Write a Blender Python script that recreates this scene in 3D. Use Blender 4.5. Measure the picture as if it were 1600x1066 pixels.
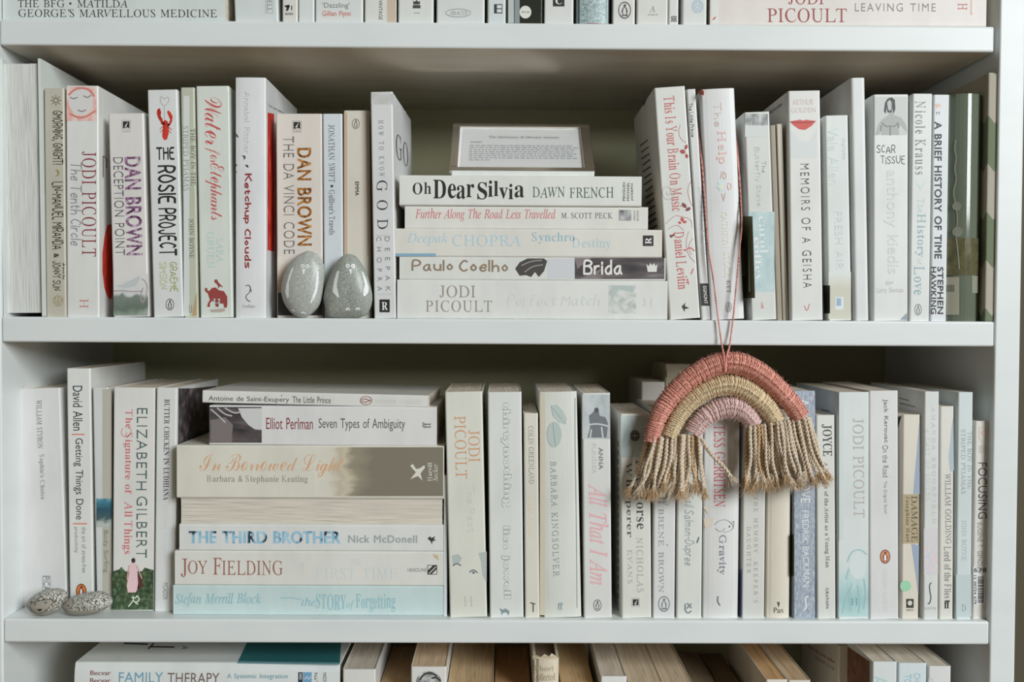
import bpy, bmesh, math, random
from mathutils import Vector, Matrix, noise
from mathutils.geometry import tessellate_polygon

for _o in list(bpy.data.objects):
    bpy.data.objects.remove(_o)
SC = bpy.context.scene
COL = SC.collection
random.seed(7)

# ------------------------------------------------------------------ camera
F_PX, CAM_D, CAM_Z = 1600.0, 0.9, 0.0016
YAW, PIT, ROL = math.radians(0.477), math.radians(1.328), math.radians(-0.289)
CAM = Vector((0.0, -CAM_D, CAM_Z))


def cam_axes():
    cy, sy, cp, sp, cr, sr = math.cos(YAW), math.sin(YAW), math.cos(PIT), math.sin(PIT), math.cos(ROL), math.sin(ROL)
    r = Vector((cy, -sy, 0)); f = Vector((sy * cp, cy * cp, -sp)); u = Vector((sy * sp, cy * sp, cp))
    return r * cr - u * sr, f, r * sr + u * cr


RIGHT, FWD, UPV = cam_axes()
camd = bpy.data.cameras.new('camera')
camo = bpy.data.objects.new('camera', camd)
COL.objects.link(camo)
SC.camera = camo
m3 = Matrix((RIGHT, UPV, -FWD)).transposed()
camo.matrix_world = Matrix.Translation(CAM) @ m3.to_4x4()
camd.sensor_width = 36.0
camd.lens = 36.0
camd.clip_start = 0.01
camd.dof.use_dof = True
camd.dof.focus_distance = 0.912
camd.dof.aperture_fstop = 4.5

# ------------------------------------------------------------------ light
world = bpy.data.worlds.new('room_light'); SC.world = world; world.use_nodes = True
bgn = world.node_tree.nodes['Background']
bgn.inputs[0].default_value = (1.0, 0.93, 0.72, 1); bgn.inputs[1].default_value = 0.125


def area(name, loc, target, sx, sy, power, colr):
    l = bpy.data.lights.new(name, 'AREA'); l.shape = 'RECTANGLE'; l.size = sx; l.size_y = sy
    l.energy = power; l.color = colr
    o = bpy.data.objects.new(name, l); COL.objects.link(o)
    o.location = loc
    o.rotation_euler = (Vector(target) - Vector(loc)).to_track_quat('-Z', 'Y').to_euler()
    return o


area('window_daylight', (3.5, -4.45, 1.8), (0, 0, -0.05), 2.1, 2.5, 330.0, (0.935, 0.985, 1.0))
SC.view_settings.view_transform = 'Standard'
SC.view_settings.look = 'None'
SC.view_settings.exposure = 0.0
SC.view_settings.gamma = 1.0
SC.view_settings.use_curve_mapping = False
SC.cycles.blur_glossy = 0.1      # the framed glass throws its patch of daylight on the shelf above it


# ------------------------------------------------------------------ picture <-> place
def ray(u, v):
    return (RIGHT * ((u - 800) / F_PX) + FWD + UPV * ((533 - v) / F_PX))


def at(u, v, y=0.0):
    d = ray(u, v)
    return CAM + d * ((y - CAM.y) / d.y)


def proj(p):
    q = Vector(p) - CAM
    w = q.dot(FWD)
    return 800 + F_PX * q.dot(RIGHT) / w, 533 - F_PX * q.dot(UPV) / w


def x_at(u, z, y):
    v = 533 - z * 1777
    for _ in range(4):
        p = at(u, v, y)
        v += (p.z - z) * 1777
    return at(u, v, y).x


# ------------------------------------------------------------------ materials
def s2l(c):
    c = c / 255.0
    return c / 12.92 if c <= 0.04045 else ((c + 0.055) / 1.055) ** 2.4


def alb(c):
    return tuple(min(0.86, s2l(x) / s2l(214) * 0.78) for x in c) + (1.0,)


_MATS = {}


def new_mat(name):
    m = bpy.data.materials.new(name); m.use_nodes = True
    nt = m.node_tree
    return m, nt, nt.nodes['Principled BSDF']


def ink(c, rough=0.5, metal=0.0):
    k = ('ink', tuple(c), rough, metal)
    if k not in _MATS:
        m, nt, b = new_mat('print_%d_%d_%d' % tuple(c))
        b.inputs['Base Color'].default_value = alb(c); b.inputs['Roughness'].default_value = rough
        b.inputs['Metallic'].default_value = metal
        _MATS[k] = m
    return _MATS[k]


def ramp_mat(key, stops, scale, stretch=(1, 1, 1), detail=6.0, rough=0.5, bump=0.0, bscale=None, dist=0.0):
    """noise through a colour ramp, in the coordinates of the thing itself"""
    k = ('ramp', key)
    if k in _MATS:
        return _MATS[k]
    m, nt, b = new_mat(key)
    N, L = nt.nodes, nt.links
    tc = N.new('ShaderNodeTexCoord'); mp = N.new('ShaderNodeMapping'); mp.inputs['Scale'].default_value = stretch
    no = N.new('ShaderNodeTexNoise'); no.inputs['Scale'].default_value = scale; no.inputs['Detail'].default_value = detail
    no.inputs['Distortion'].default_value = dist
    cr = N.new('ShaderNodeValToRGB')
    e = cr.color_ramp.elements
    while len(e) < len(stops):
        e.new(0.5)
    for q, (pos, c) in zip(e, stops):
        q.position = pos; q.color = alb(c)
    L.new(tc.outputs['Object'], mp.inputs[0]); L.new(mp.outputs[0], no.inputs['Vector'])
    L.new(no.outputs['Fac'], cr.inputs[0]); L.new(cr.outputs[0], b.inputs['Base Color'])
    b.inputs['Roughness'].default_value = rough
    if bump:
        bp = N.new('ShaderNodeBump'); bp.inputs['Strength'].default_value = bump; bp.inputs['Distance'].default_value = 0.0006
        L.new(no.outputs['Fac'], bp.inputs['Height']); L.new(bp.outputs[0], b.inputs['Normal'])
    _MATS[k] = m
    return m


def grad_mat(key, axis, a, b, stops, amt=0.5, scale=90, stretch=(1, 1, 1), rough=0.45):
    """a printed picture that fades along one axis of its book from a to b (metres), broken up by noise"""
    m, nt, bs = new_mat(key)
    N, L = nt.nodes, nt.links
    tc = N.new('ShaderNodeTexCoord'); sp = N.new('ShaderNodeSeparateXYZ'); L.new(tc.outputs['Object'], sp.inputs[0])
    mr = N.new('ShaderNodeMapRange'); mr.inputs['From Min'].default_value = a; mr.inputs['From Max'].default_value = b; mr.clamp = False
    L.new(sp.outputs[axis], mr.inputs['Value'])
    mp = N.new('ShaderNodeMapping'); mp.inputs['Scale'].default_value = stretch; L.new(tc.outputs['Object'], mp.inputs[0])
    no = N.new('ShaderNodeTexNoise'); no.inputs['Scale'].default_value = scale; no.inputs['Detail'].default_value = 6; L.new(mp.outputs[0], no.inputs['Vector'])
    ma = N.new('ShaderNodeMath'); ma.operation = 'MULTIPLY_ADD'; ma.inputs[1].default_value = amt; L.new(no.outputs['Fac'], ma.inputs[0])
    su = N.new('ShaderNodeMath'); su.operation = 'SUBTRACT'; su.inputs[1].default_value = amt / 2; L.new(mr.outputs[0], ma.inputs[2]); L.new(ma.outputs[0], su.inputs[0])
    cr = N.new('ShaderNodeValToRGB'); e = cr.color_ramp.elements
    while len(e) < len(stops):
        e.new(0.5)
    for q, (pos, c) in zip(e, stops):
        q.position = pos; q.color = alb(c)
    L.new(su.outputs[0], cr.inputs[0]); L.new(cr.outputs[0], bs.inputs['Base Color']); bs.inputs['Roughness'].default_value = rough
    return m


def card(c, rough=0.42):
    """printed cover card: one colour with faint soiling"""
    d = tuple(int(x * 0.965) for x in c); l = tuple(min(255, int(x * 1.012)) for x in c)
    return ramp_mat('card_%d_%d_%d_%d' % (c[0], c[1], c[2], int(rough * 100)), [(0.32, d), (0.55, c), (0.8, l)], 38, (1, 1, 0.35), 5, rough)


def paper(lie, c=(222, 212, 196)):
    d = tuple(int(x * 0.80) for x in c)
    return ramp_mat('page_edges_%s_%d_%d' % ('lying' if lie else 'standing', c[0], c[2]), [(0.3, d), (0.52, c), (0.75, tuple(min(255, x + 8) for x in c))],
                    1, (25, 25, 2200) if lie else (2200, 25, 25), 3, 0.9, 0.5)


# ------------------------------------------------------------------ objects
def link(name, me, mat=None, parent=None, smooth=False):
    o = bpy.data.objects.new(name, me)
    COL.objects.link(o)
    if mat:
        me.materials.append(mat)
    if parent:
        o.parent = parent
    if smooth:
        me.polygons.foreach_set('use_smooth', [True] * len(me.polygons))
    return o


def mesh(name, verts, faces, mat=None, parent=None, smooth=False, kind=None):
    me = bpy.data.meshes.new(name)
    me.from_pydata([tuple(v) for v in verts], [], faces)
    me.update()
    o = link(name, me, mat, parent, smooth)
    if kind:
        o['kind'] = kind
    return o


def tag(o, label, cat, group=None):
    o['label'] = label; o['category'] = cat
    if group:
        o['group'] = group
    return o


def empty(name, loc, rot=(0, 0, 0)):
    o = bpy.data.objects.new(name, None)
    o.empty_display_size = 0.01
    o.location = loc; o.rotation_euler = rot
    COL.objects.link(o)
    return o


def bevel_box(name, lo, hi, mat, parent=None, r=0.001, seg=2):
    bm = bmesh.new()
    bmesh.ops.create_cube(bm, size=1)
    for v in bm.verts:
        v.co = Vector((lo[i] + (v.co[i] + 0.5) * (hi[i] - lo[i]) for i in range(3)))
    if r:
        bmesh.ops.bevel(bm, geom=bm.edges[:], offset=r, segments=seg, affect='EDGES', profile=0.5)
    me = bpy.data.meshes.new(name); bm.to_mesh(me); bm.free()
    return link(name, me, mat, parent)


def tube_data(pts, rad, n=8, cap=True, twist=0.0):
    """tube along points; rad is a number or one per point"""
    P = [Vector(p) for p in pts]
    R = rad if isinstance(rad, (list, tuple)) else [rad] * len(P)
    V, Fc = [], []
    ref = Vector((0, 1, 0)) if abs((P[-1] - P[0]).normalized().y) < 0.9 else Vector((1, 0, 0))
    for i, p in enumerate(P):
        t = (P[min(i + 1, len(P) - 1)] - P[max(i - 1, 0)]).normalized()
        a = (ref - t * ref.dot(t)).normalized(); b = t.cross(a)
        for k in range(n):
            g = 2 * math.pi * k / n + twist * i
            V.append(p + (a * math.cos(g) + b * math.sin(g)) * R[i])
    for i in range(len(P) - 1):
        for k in range(n):
            Fc.append((i * n + k, i * n + (k + 1) % n, (i + 1) * n + (k + 1) % n, (i + 1) * n + k))
    if cap:
        Fc.append(tuple(range(n - 1, -1, -1))); Fc.append(tuple(range((len(P) - 1) * n, len(P) * n)))
    return V, Fc


class Acc:
    def __init__(s):
        s.v = []; s.f = []

    def add(s, V, Fc):
        o = len(s.v); s.v += list(V); s.f += [tuple(i + o for i in q) for q in Fc]


def catmull(P, k=6):
    P = [Vector(p) for p in P]; out = []
    for i in range(len(P) - 1):
        a, b, c, d = P[max(i - 1, 0)], P[i], P[i + 1], P[min(i + 2, len(P) - 1)]
        for j in range(k):
            t = j / k
            out.append(0.5 * ((2 * b) + (c - a) * t + (2 * a - 5 * b + 4 * c - d) * t * t + (3 * b - a - 3 * c + d) * t ** 3))
    out.append(P[-1])
    return out


# ------------------------------------------------------------------ letters
SCRIPT_ODD = {'e': 0x212F, 'g': 0x1D4F0, 'o': 0x2134, 'B': 0x212C, 'E': 0x2130, 'F': 0x2131, 'H': 0x210B, 'I': 0x2110, 'L': 0x2112, 'M': 0x2133, 'R': 0x211B}


class Letters:
    """outlines of Blender's own built-in letters: S sans, B bold sans, T bold roman, I italic, C script"""
    BASE = {'T': (0x1D400, 0x1D41A), 'I': (0x1D434, 0x1D44E), 'C': (0x1D49C, 0x1D4B6)}

    def __init__(s):
        s.cu = bpy.data.curves.new('letters', 'FONT'); s.ob = bpy.data.objects.new('letters', s.cu); COL.objects.link(s.ob)
        s.got = {}
        s.bar = min(p[0] for p in s.outline('|')[-1])

    def close(s):
        bpy.data.objects.remove(s.ob); bpy.data.curves.remove(s.cu)

    def outline(s, body):
        SZ = 1.45
        s.cu.body = body
        bpy.context.view_layer.update()
        cc_ = s.ob.to_curve(bpy.context.evaluated_depsgraph_get())
        out = []
        for sp in cc_.splines:
            bp = sp.bezier_points; n = len(bp); pts = []
            for i in range(n):
                a, b = bp[i], bp[(i + 1) % n]
                p = (a.co, a.handle_right, b.handle_left, b.co)
                pts.append((p[0].x / SZ, p[0].y / SZ))
                d = (p[3] - p[0]).length
                dev = max([abs((p[3].x - p[0].x) * (q.y - p[0].y) - (p[3].y - p[0].y) * (q.x - p[0].x)) / d for q in p[1:3]]) if d > 1e-9 else 0
                if dev > .006:
                    k = 2 if d < .17 else (3 if d < .36 else 5)
                    for j in range(1, k):
                        t = j / k
                        pts.append(tuple(((1 - t) ** 3 * p[0][m] + 3 * (1 - t) ** 2 * t * p[1][m] + 3 * (1 - t) * t * t * p[2][m] + t ** 3 * p[3][m]) / SZ for m in (0, 1)))
            q = []
            for p in pts:
                if not q or math.hypot(p[0] - q[-1][0], p[1] - q[-1][1]) > .0015:
                    q.append(p)
            if len(q) > 2 and math.hypot(q[0][0] - q[-1][0], q[0][1] - q[-1][1]) < .0015:
                q.pop()
            if len(q) > 2:
                out.append(q)
        s.ob.to_curve_clear()
        return out

    def get(s, f, ch):
        if (f, ch) not in s.got:
            code = ord(ch)
            if f in s.BASE and ch.isascii() and ch.isalpha():
                code = s.BASE[f][0] + code - 65 if ch.isupper() else s.BASE[f][1] + code - 97
                if f == 'I' and ch == 'h':
                    code = 0x210E
                if f == 'C':
                    code = SCRIPT_ODD.get(ch, code)
            cs = s.outline(chr(code) + '|')
            adv = min(p[0] for p in cs[-1]) - s.bar
            cs = cs[:-1]
            if f == 'B':
                cs = grow(cs, .019); adv += .03
            s.got[(f, ch)] = (adv, cs)
        return s.got[(f, ch)]


def grow(cs, k):
    """embolden: push every outline point outwards"""
    s = 1 if sum(area2(c) for c in cs) > 0 else -1
    out = []
    for c in cs:
        q = []
        for i, p in enumerate(c):
            a, b = c[i - 1], c[(i + 1) % len(c)]
            ux, uy, vx, vy = p[0] - a[0], p[1] - a[1], b[0] - p[0], b[1] - p[1]
            lu, lv = math.hypot(ux, uy) or 1, math.hypot(vx, vy) or 1
            nx, ny = uy / lu + vy / lv, -ux / lu - vx / lv
            m = max(nx * nx + ny * ny, .8)
            q.append((p[0] + s * k * 2 * nx / m, p[1] + s * k * 2 * ny / m * .8))
        out.append(q)
    return out


LET = Letters()
HAND = {'A': '02 39 62;14 54', 'B': '02 09 39 58 57 36 06;36 55 53 42 02', 'C': '58 39 17 05 13 32 53', 'D': '02 09 39 57 54 32 02', 'E': '59 09 02 52;06 46',
        'F': '59 09 02;06 46', 'G': '58 39 17 05 13 32 53 55 35', 'H': '09 02;59 52;06 56', 'I': '09 02', 'J': '49 44 32 12 04', 'K': '09 02;59 05;16 52',
        'L': '09 02 52', 'M': '02 09 34 69 62', 'N': '02 09 52 59', 'O': '39 17 04 22 42 64 57 39', 'P': '02 09 39 58 56 35 05', 'R': '02 09 39 58 56 35 05;35 52',
        'S': '58 29 07 26 45 53 32 03', 'T': '09 69;39 32', 'U': '09 04 22 42 64 69', 'W': '09 22 37 52 79', 'X': '09 52;59 02', 'Y': '09 36 69;36 32',
        'a': '46 26 04 12 32 45;46 43 52', 'b': '09 02;04 26 45 43 22 03', 'c': '46 26 04 13 22 43', 'd': '46 26 04 12 32 44;49 42', 'e': '04 44 46 26 04 12 32 43',
        'f': '48 29 17 12;06 36', 'g': '46 26 04 12 32 44;46 41 20 01', 'h': '09 02;04 26 45 42', 'i': '06 02;08 07', 'j': '26 21 00;28 27', 'k': '09 02;46 04 42',
        'l': '09 02', 'm': '06 02;05 26 35 32;35 56 65 62', 'n': '06 02;04 26 45 42', 'o': '26 04 22 44 26', 'p': '06 00;05 26 45 43 22 03', 'q': '46 26 04 12 32 44;46 40',
        'r': '06 02;04 16 36', 's': '46 16 05 34 43 32 02', 't': '18 13 22 33;06 36', 'u': '06 03 22 43;46 42', 'v': '06 22 46', 'w': '06 12 25 42 56', 'y': '06 23;46 10',
        '&': '52 07 29 37 04 12 32 54', '-': '05 35', "'": '09 07', ',': '13 01', '!': '09 04;03 02', '.': '02 03'}
_G = {}


def inside(p, c):
    r = False
    for i in range(len(c)):
        (x0, y0), (x1, y1) = c[i - 1], c[i]
        if (y0 > p[1]) != (y1 > p[1]) and p[0] < (x1 - x0) * (p[1] - y0) / (y1 - y0) + x0:
            r = not r
    return r


def tess(cs):
    """contours (2-D) -> points, triangles; a contour inside another one is a hole in it"""
    pts, tris = [], []
    depth = [sum(inside(c[0], o) for o in cs if o is not c) for c in cs]
    for c, dp in zip(cs, depth):
        if dp % 2:
            continue
        grp = [c] + [h for h, q in zip(cs, depth) if q == dp + 1 and inside(h[0], c)]
        try:
            tr = tessellate_polygon([[Vector((x, y, 0)) for x, y in g] for g in grp])
        except Exception:
            tr = []
        n = len(pts)
        pts += [p for g in grp for p in g]
        tris += [tuple(i + n for i in t) for t in tr]
    return pts, tris


def area2(c):
    return sum(c[i - 1][0] * c[i][1] - c[i][0] * c[i - 1][1] for i in range(len(c)))


def thin(cs, k):
    s = 1 if sum(area2(c) for c in cs) > 0 else -1
    out = []
    for c in cs:
        q = []
        for i, p in enumerate(c):
            a, b = c[i - 1], c[(i + 1) % len(c)]
            dx, dy = b[0] - a[0], b[1] - a[1]; l = math.hypot(dx, dy) or 1
            q.append((p[0] - s * k * dy / l, p[1]))
        out.append(q)
    return out


def stroke2(P, w):
    """open polyline -> quads with round-ish joints, 2-D"""
    V, Fc = [], []
    for i in range(len(P) - 1):
        (ax, ay), (bx, by) = P[i], P[i + 1]
        dx, dy = bx - ax, by - ay; l = math.hypot(dx, dy)
        if l < 1e-9:
            continue
        nx, ny = -dy / l * w, dx / l * w; ex, ey = dx / l * w * .6, dy / l * w * .6
        n = len(V)
        V += [(ax - ex + nx, ay - ey + ny), (ax - ex - nx, ay - ey - ny), (bx + ex - nx, by + ey - ny), (bx + ex + nx, by + ey + ny)]
        Fc.append((n, n + 1, n + 2, n + 3))
    return V, Fc


def chaikin(P, n=2):
    for _ in range(n):
        if len(P) < 3:
            return P
        q = [P[0]]
        for i in range(len(P) - 1):
            (a, b), (c, d) = P[i], P[i + 1]
            q += [(a * .75 + c * .25, b * .75 + d * .25), (a * .25 + c * .75, b * .25 + d * .75)]
        P = q + [P[-1]]
    return P


def glyph(font, ch, w):
    k = (font, ch, w)
    if k in _G:
        return _G[k]
    if font == 'H':
        acc = Acc(); mx = 0
        for st in HAND[ch].split(';'):
            P = [(int(q[0]) / 12, (int(q[1]) - 2) / 10) for q in st.split()]
            mx = max(mx, max(p[0] for p in P))
            acc.add(*stroke2(chaikin(P), w or .045))
        r = (mx + .17, acc.v, acc.f)
    else:
        src = font
        if font == 'R':
            src = 'I' if ch.isupper() else 'T'
        if not ch.isalpha():
            src = 'B' if font in 'BT' else 'S'
        adv, cs = LET.get(src, ch)
        if font == 'R' and src == 'I':
            cs = [[(x - y * .27, y) for x, y in c] for c in cs]
        elif font == 'R' and src == 'T':
            cs = thin(cs, .007)
        if w:
            cs = thin(cs, w)
        r = (adv,) + tess(cs)
    _G[k] = r
    return r


def layout(s, font, w=0, sp=0.0, shear=0.0, jit=0.0):
    acc = Acc(); x = 0.0; rnd = random.Random(len(s) * 31 + ord(s[0]))
    for ch in s:
        if ch == ' ':
            x += .26 + sp; continue
        base = {'é': 'e', 'É': 'E'}.get(ch, ch)
        adv, V, Fc = glyph(font, base, w)
        dy = rnd.uniform(-jit, jit); sc = 1 + rnd.uniform(-jit, jit) * 1.5
        acc.add([(x + p[0] * sc + p[1] * shear, p[1] * sc + dy) for p in V], Fc)
        if base != ch:
            h = .62 if ch == 'é' else .82
            acc.add([(x + adv * .45, h - .08), (x + adv * .6, h - .08), (x + adv * .85, h + .05), (x + adv * .62, h + .05)], [(0, 1, 2, 3)])
        x += adv + sp
    xs = [p[0] for p in acc.v]; ys = [p[1] for p in acc.v]
    return acc.v, acc.f, (min(xs), max(xs), min(ys), max(ys))


# ------------------------------------------------------------------ printed surfaces
class Surface:
    """a flat (or gently bowed) face of a thing that takes print"""

    def __init__(s, root, origin, normal, bow=None, lean=0.0):
        s.root = root; s.o = Vector(origin); s.n = Vector(normal).normalized(); s.bow = bow; s.lean = lean
        rot = Matrix.LocRotScale(root.location, root.rotation_euler, None)
        s.inv = rot.inverted()
        s.co = s.inv @ CAM

    def pt(s, u, v, layer=0):
        d = s.inv.to_3x3() @ ray(u, v)
        t = (s.o - s.co).dot(s.n) / d.dot(s.n)
        p = s.co + d * t
        if s.bow:
            p = p.copy(); p.y = s.bow(p)
        return p + s.n * ((0.0003 if s.bow else 0.00009) + 0.00006 * layer)

    def put(s, name, V, Fc, mat, layer=0, label=None, step=0.0):
        # overlapping pen strokes lie a hair above one another
        o = mesh(name, [s.pt(a, b, layer + (i // 4 % 9) * step) for i, (a, b) in enumerate(V)], Fc, mat, s.root)
        if label:
            o['label'] = label
        return o

    # text inside the box u0 v0 u1 v1
    def t(s, txt, font, box, col, d='cw', w=0, sp=0.0, shear=0.0, jit=0.0, name='lettering', layer=1, mat=None):
        if font == 'C':
            w = w or .004; sp = sp or -.055
        if font == 'R' and txt.isupper():
            w = w or .0045
        V, Fc, (x0, x1, y0, y1) = layout(txt, font, w, sp, shear, jit)
        u0, v0, u1, v1 = box
        cu, cv = (u0 + u1) / 2, (v0 + v1) / 2
        a = s.lean if d in ('cw', 'ccw', 'h') else 0
        ca, sa = math.cos(a), math.sin(a)
        Q = []
        for x, y in V:
            X = (x - x0) / (x1 - x0 or 1); Y = (y - y0) / (y1 - y0 or 1)
            if d == 'cw':
                p = (u0 + Y * (u1 - u0), v0 + X * (v1 - v0))
            elif d == 'ccw':
                p = (u1 - Y * (u1 - u0), v1 - X * (v1 - v0))
            else:
                p = (u0 + X * (u1 - u0), v1 - Y * (v1 - v0))
            du, dv = p[0] - cu, p[1] - cv
            Q.append((cu + du * ca - dv * sa, cv + du * sa + dv * ca))
        return s.put(name, Q, Fc, mat or ink(col), layer, None, .06 if font == 'H' else 0.0)

    def quadtext(s, txt, font, o, ex, ey, col, w=0, name='lettering', layer=1):
        """text with its own axes in the picture: o start of baseline, ex whole length, ey height"""
        V, Fc, (x0, x1, y0, y1) = layout(txt, font, w)
        Q = [(o[0] + ex[0] * (x - x0) / (x1 - x0) + ey[0] * (y - y0) / (y1 - y0), o[1] + ex[1] * (x - x0) / (x1 - x0) + ey[1] * (y - y0) / (y1 - y0)) for x, y in V]
        return s.put(name, Q, Fc, ink(col), layer)

    def poly(s, pts, col, name='printed_shape', layer=0, mat=None, holes=()):
        V, Fc = tess([list(pts)] + [list(h) for h in holes])
        return s.put(name, V, Fc, mat or ink(col), layer)

    def polys(s, lst, col, name='printed_shape', layer=0, mat=None):
        acc = Acc()
        for q in lst:
            acc.add(*tess([q]))
        return s.put(name, acc.v, acc.f, mat or ink(col), layer)

    def ell(s, cu, cv, ru, rv, n=20, a0=0.0, a1=2 * math.pi):
        return [(cu + ru * math.cos(a0 + (a1 - a0) * i / n), cv + rv * math.sin(a0 + (a1 - a0) * i / n)) for i in range(n + (1 if a1 - a0 < 6.2 else 0))]

    def disc(s, cu, cv, ru, rv, col, name='printed_disc', layer=0, mat=None):
        return s.poly(s.ell(cu, cv, ru, rv), col, name, layer, mat)

    def strokes(s, lines, w, col, name='printed_line', layer=1, mat=None, smooth=2):
        acc = Acc()
        for P in lines:
            acc.add(*stroke2(chaikin(list(P), smooth), w))
        return s.put(name, acc.v, acc.f, mat or ink(col), layer, None, .06)

    def patch(s, u0, v0, u1, v1, mat, name='cover_picture', layer=0, nu=10, nv=3):
        V = [(u0 + (u1 - u0) * i / nu, v0 + (v1 - v0) * j / nv) for j in range(nv + 1) for i in range(nu + 1)]
        Fc = [(j * (nu + 1) + i, j * (nu + 1) + i + 1, (j + 1) * (nu + 1) + i + 1, (j + 1) * (nu + 1) + i) for j in range(nv) for i in range(nu)]
        return s.put(name, V, Fc, mat, layer)

    def box(s, u0, v0, u1, v1, col, name='printed_box', layer=0):
        return s.patch(u0, v0, u1, v1, ink(col), name, layer, 6, 1)

    def leaves(s, lst, col, name='printed_leaf', layer=1):
        out = []
        for cu, cv, l, w, deg in lst:
            a = math.radians(deg); q = []
            for x, y in ((-1, 0), (-.55, -.75), (0, -1), (.5, -.7), (1, 0), (.5, .7), (0, 1), (-.55, .75)):
                q.append((cu + x * l * math.cos(a) - y * w * math.sin(a), cv + x * l * math.sin(a) + y * w * math.cos(a)))
            out.append(q)
        return s.polys(out, col, name, layer)

    # publishers' marks
    def bird(s, cu, cv, ru, rv, ring, fill=None, d='h', name='publisher_mark'):
        """seabird standing in an oval"""
        def m(l):
            if d == 'h':
                return [(cu + x * ru, cv + y * rv) for x, y in l]
            return [(cu - y * ru, cv + x * rv) for x, y in l]
        if fill:
            s.disc(cu, cv, ru, rv, fill, name, 0)
        acc = Acc(); n = 24
        for i in range(n):
            a, b = 2 * math.pi * i / n, 2 * math.pi * (i + 1) / n
            k = .86
            acc.add([(cu + ru * math.cos(a), cv + rv * math.sin(a)), (cu + ru * math.cos(b), cv + rv * math.sin(b)),
                     (cu + ru * k * math.cos(b), cv + rv * k * math.sin(b)), (cu + ru * k * math.cos(a), cv + rv * k * math.sin(a))], [(0, 1, 2, 3)])
        body = [(-.05, -.72), (.14, -.7), (.3, -.58), (.16, -.5), (.2, -.36), (.42, -.1), (.5, .3), (.36, .3), (.34, .55), (.45, .7), (.1, .66), (-.1, .66), (-.42, .7), (-.32, .55),
                (-.36, .3), (-.5, .3), (-.42, -.1), (-.2, -.36), (-.14, -.5), (-.18, -.62)]
        belly = [(0, -.38), (.2, -.12), (.26, .3), (.14, .58), (-.14, .58), (-.26, .3), (-.2, -.12)]
        acc.add(*tess([m(body), m(belly)]))
        s.put(name, acc.v, acc.f, ink(ring), 1)
        if fill:
            s.poly(m(belly), (226, 226, 222), name, 2)

    def corgi(s, u0, v0, u1, v1, name='publisher_mark'):
        w, h = u1 - u0, v1 - v0
        s.poly([(u0 + w * .12, v0 + h * .12), (u1 - w * .12, v0 + h * .12), (u1 - w * .12, v1 - h * .12), (u0 + w * .12, v1 - h * .12)], (45, 45, 45), name, 1)
        s.polys([[(u0 + w * .3, v0 + h * .72), (u0 + w * .72, v0 + h * .16), (u0 + w * .5, v0 + h * .75)], [(u0 + w * .15, v0 + h * .9), (u0 + w * .6, v0 + h * .8), (u0 + w * .85, v0 + h * .88)]],
                (215, 213, 208), name, 2)
        g = .7
        s.strokes([[(u0, v0), (u1, v0), (u1, v1), (u0, v1), (u0, v0)]], g * .4, (150, 150, 150), name, 1, None, 0)

    def house(s, u0, v0, u1, v1, ch='R', d='h', name='publisher_mark'):
        s.box(u0, v0, u1, v1, (38, 36, 36), name, 1)
        w, h = u1 - u0, v1 - v0
        s.t(ch, 'T', (u0 + w * .22, v0 + h * .2, u1 - w * .2, v1 - h * .18), (222, 222, 220), d, name=name, layer=2)


GROUPS = {}


def profile(t, d, b, r, e):
    """cross-section of a cover: outer and inner polylines from left fore-edge round the spine to the right one"""
    def half(o):
        T = t / 2 - o
        P = [(-T, d)]
        for i in range(5):
            a = math.pi / 2 * i / 4
            rr = max(r - o, .0002)
            P.append((-T + rr - rr * math.cos(a), b + o + rr - rr * math.sin(a)))
        for i in range(1, 8):
            x = (-T + r) + (2 * T - 2 * r) * i / 8
            P.append((x, b * (2 * x / t) ** 2 + o))
        return P + [(-x, y) for x, y in P[5::-1]] if False else P + [(-p[0], p[1]) for p in reversed(P[:6])]
    return half(0), half(e)


def book(u0, u1, vt, label, z=0.0, y=.006, d=None, ut=None, c=(216, 216, 213), hc=False, b=0.0, yaw=0.0, pages=(222, 212, 196), fore=False, group=None,
         h=None, rough=.42, yb=None, edge=None):
    """a standing book, its foot seen from u0 to u1, its top at picture row vt"""
    xa, xb = x_at(u0, z, y), x_at(u1, z, y)
    t = max(xb - xa, .003)
    lean = 0.0
    if h is None:
        h = at((u0 + u1) / 2, vt, y).z - z
    if ut is not None:
        lean = math.atan2(x_at(ut, z + h, y) - xa, h)
        h = h / math.cos(lean)
        t = t * math.cos(lean)
    d = d or min(.24, max(.108, h * .65))
    root = empty('book', ((xa + xb) / 2, y, z + abs(math.sin(lean)) * t / 2), (0, lean, math.radians(yaw)))
    tag(root, label, 'book', group)
    build_book(root, t, d, h, c, hc, b, pages, fore, False, rough, edge)
    f = Surface(root, (0, 0, 0), (0, -1, 0), (lambda p: b * (2 * p.x / t) ** 2) if b else None, lean)
    f.left = lambda: Surface(root, (-t / 2, 0, 0), (-1, 0, 0), None, lean)
    f.right = lambda: Surface(root, (t / 2, 0, 0), (1, 0, 0), None, lean)
    f.t_, f.h_, f.d_ = t, h, d
    return f


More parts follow.
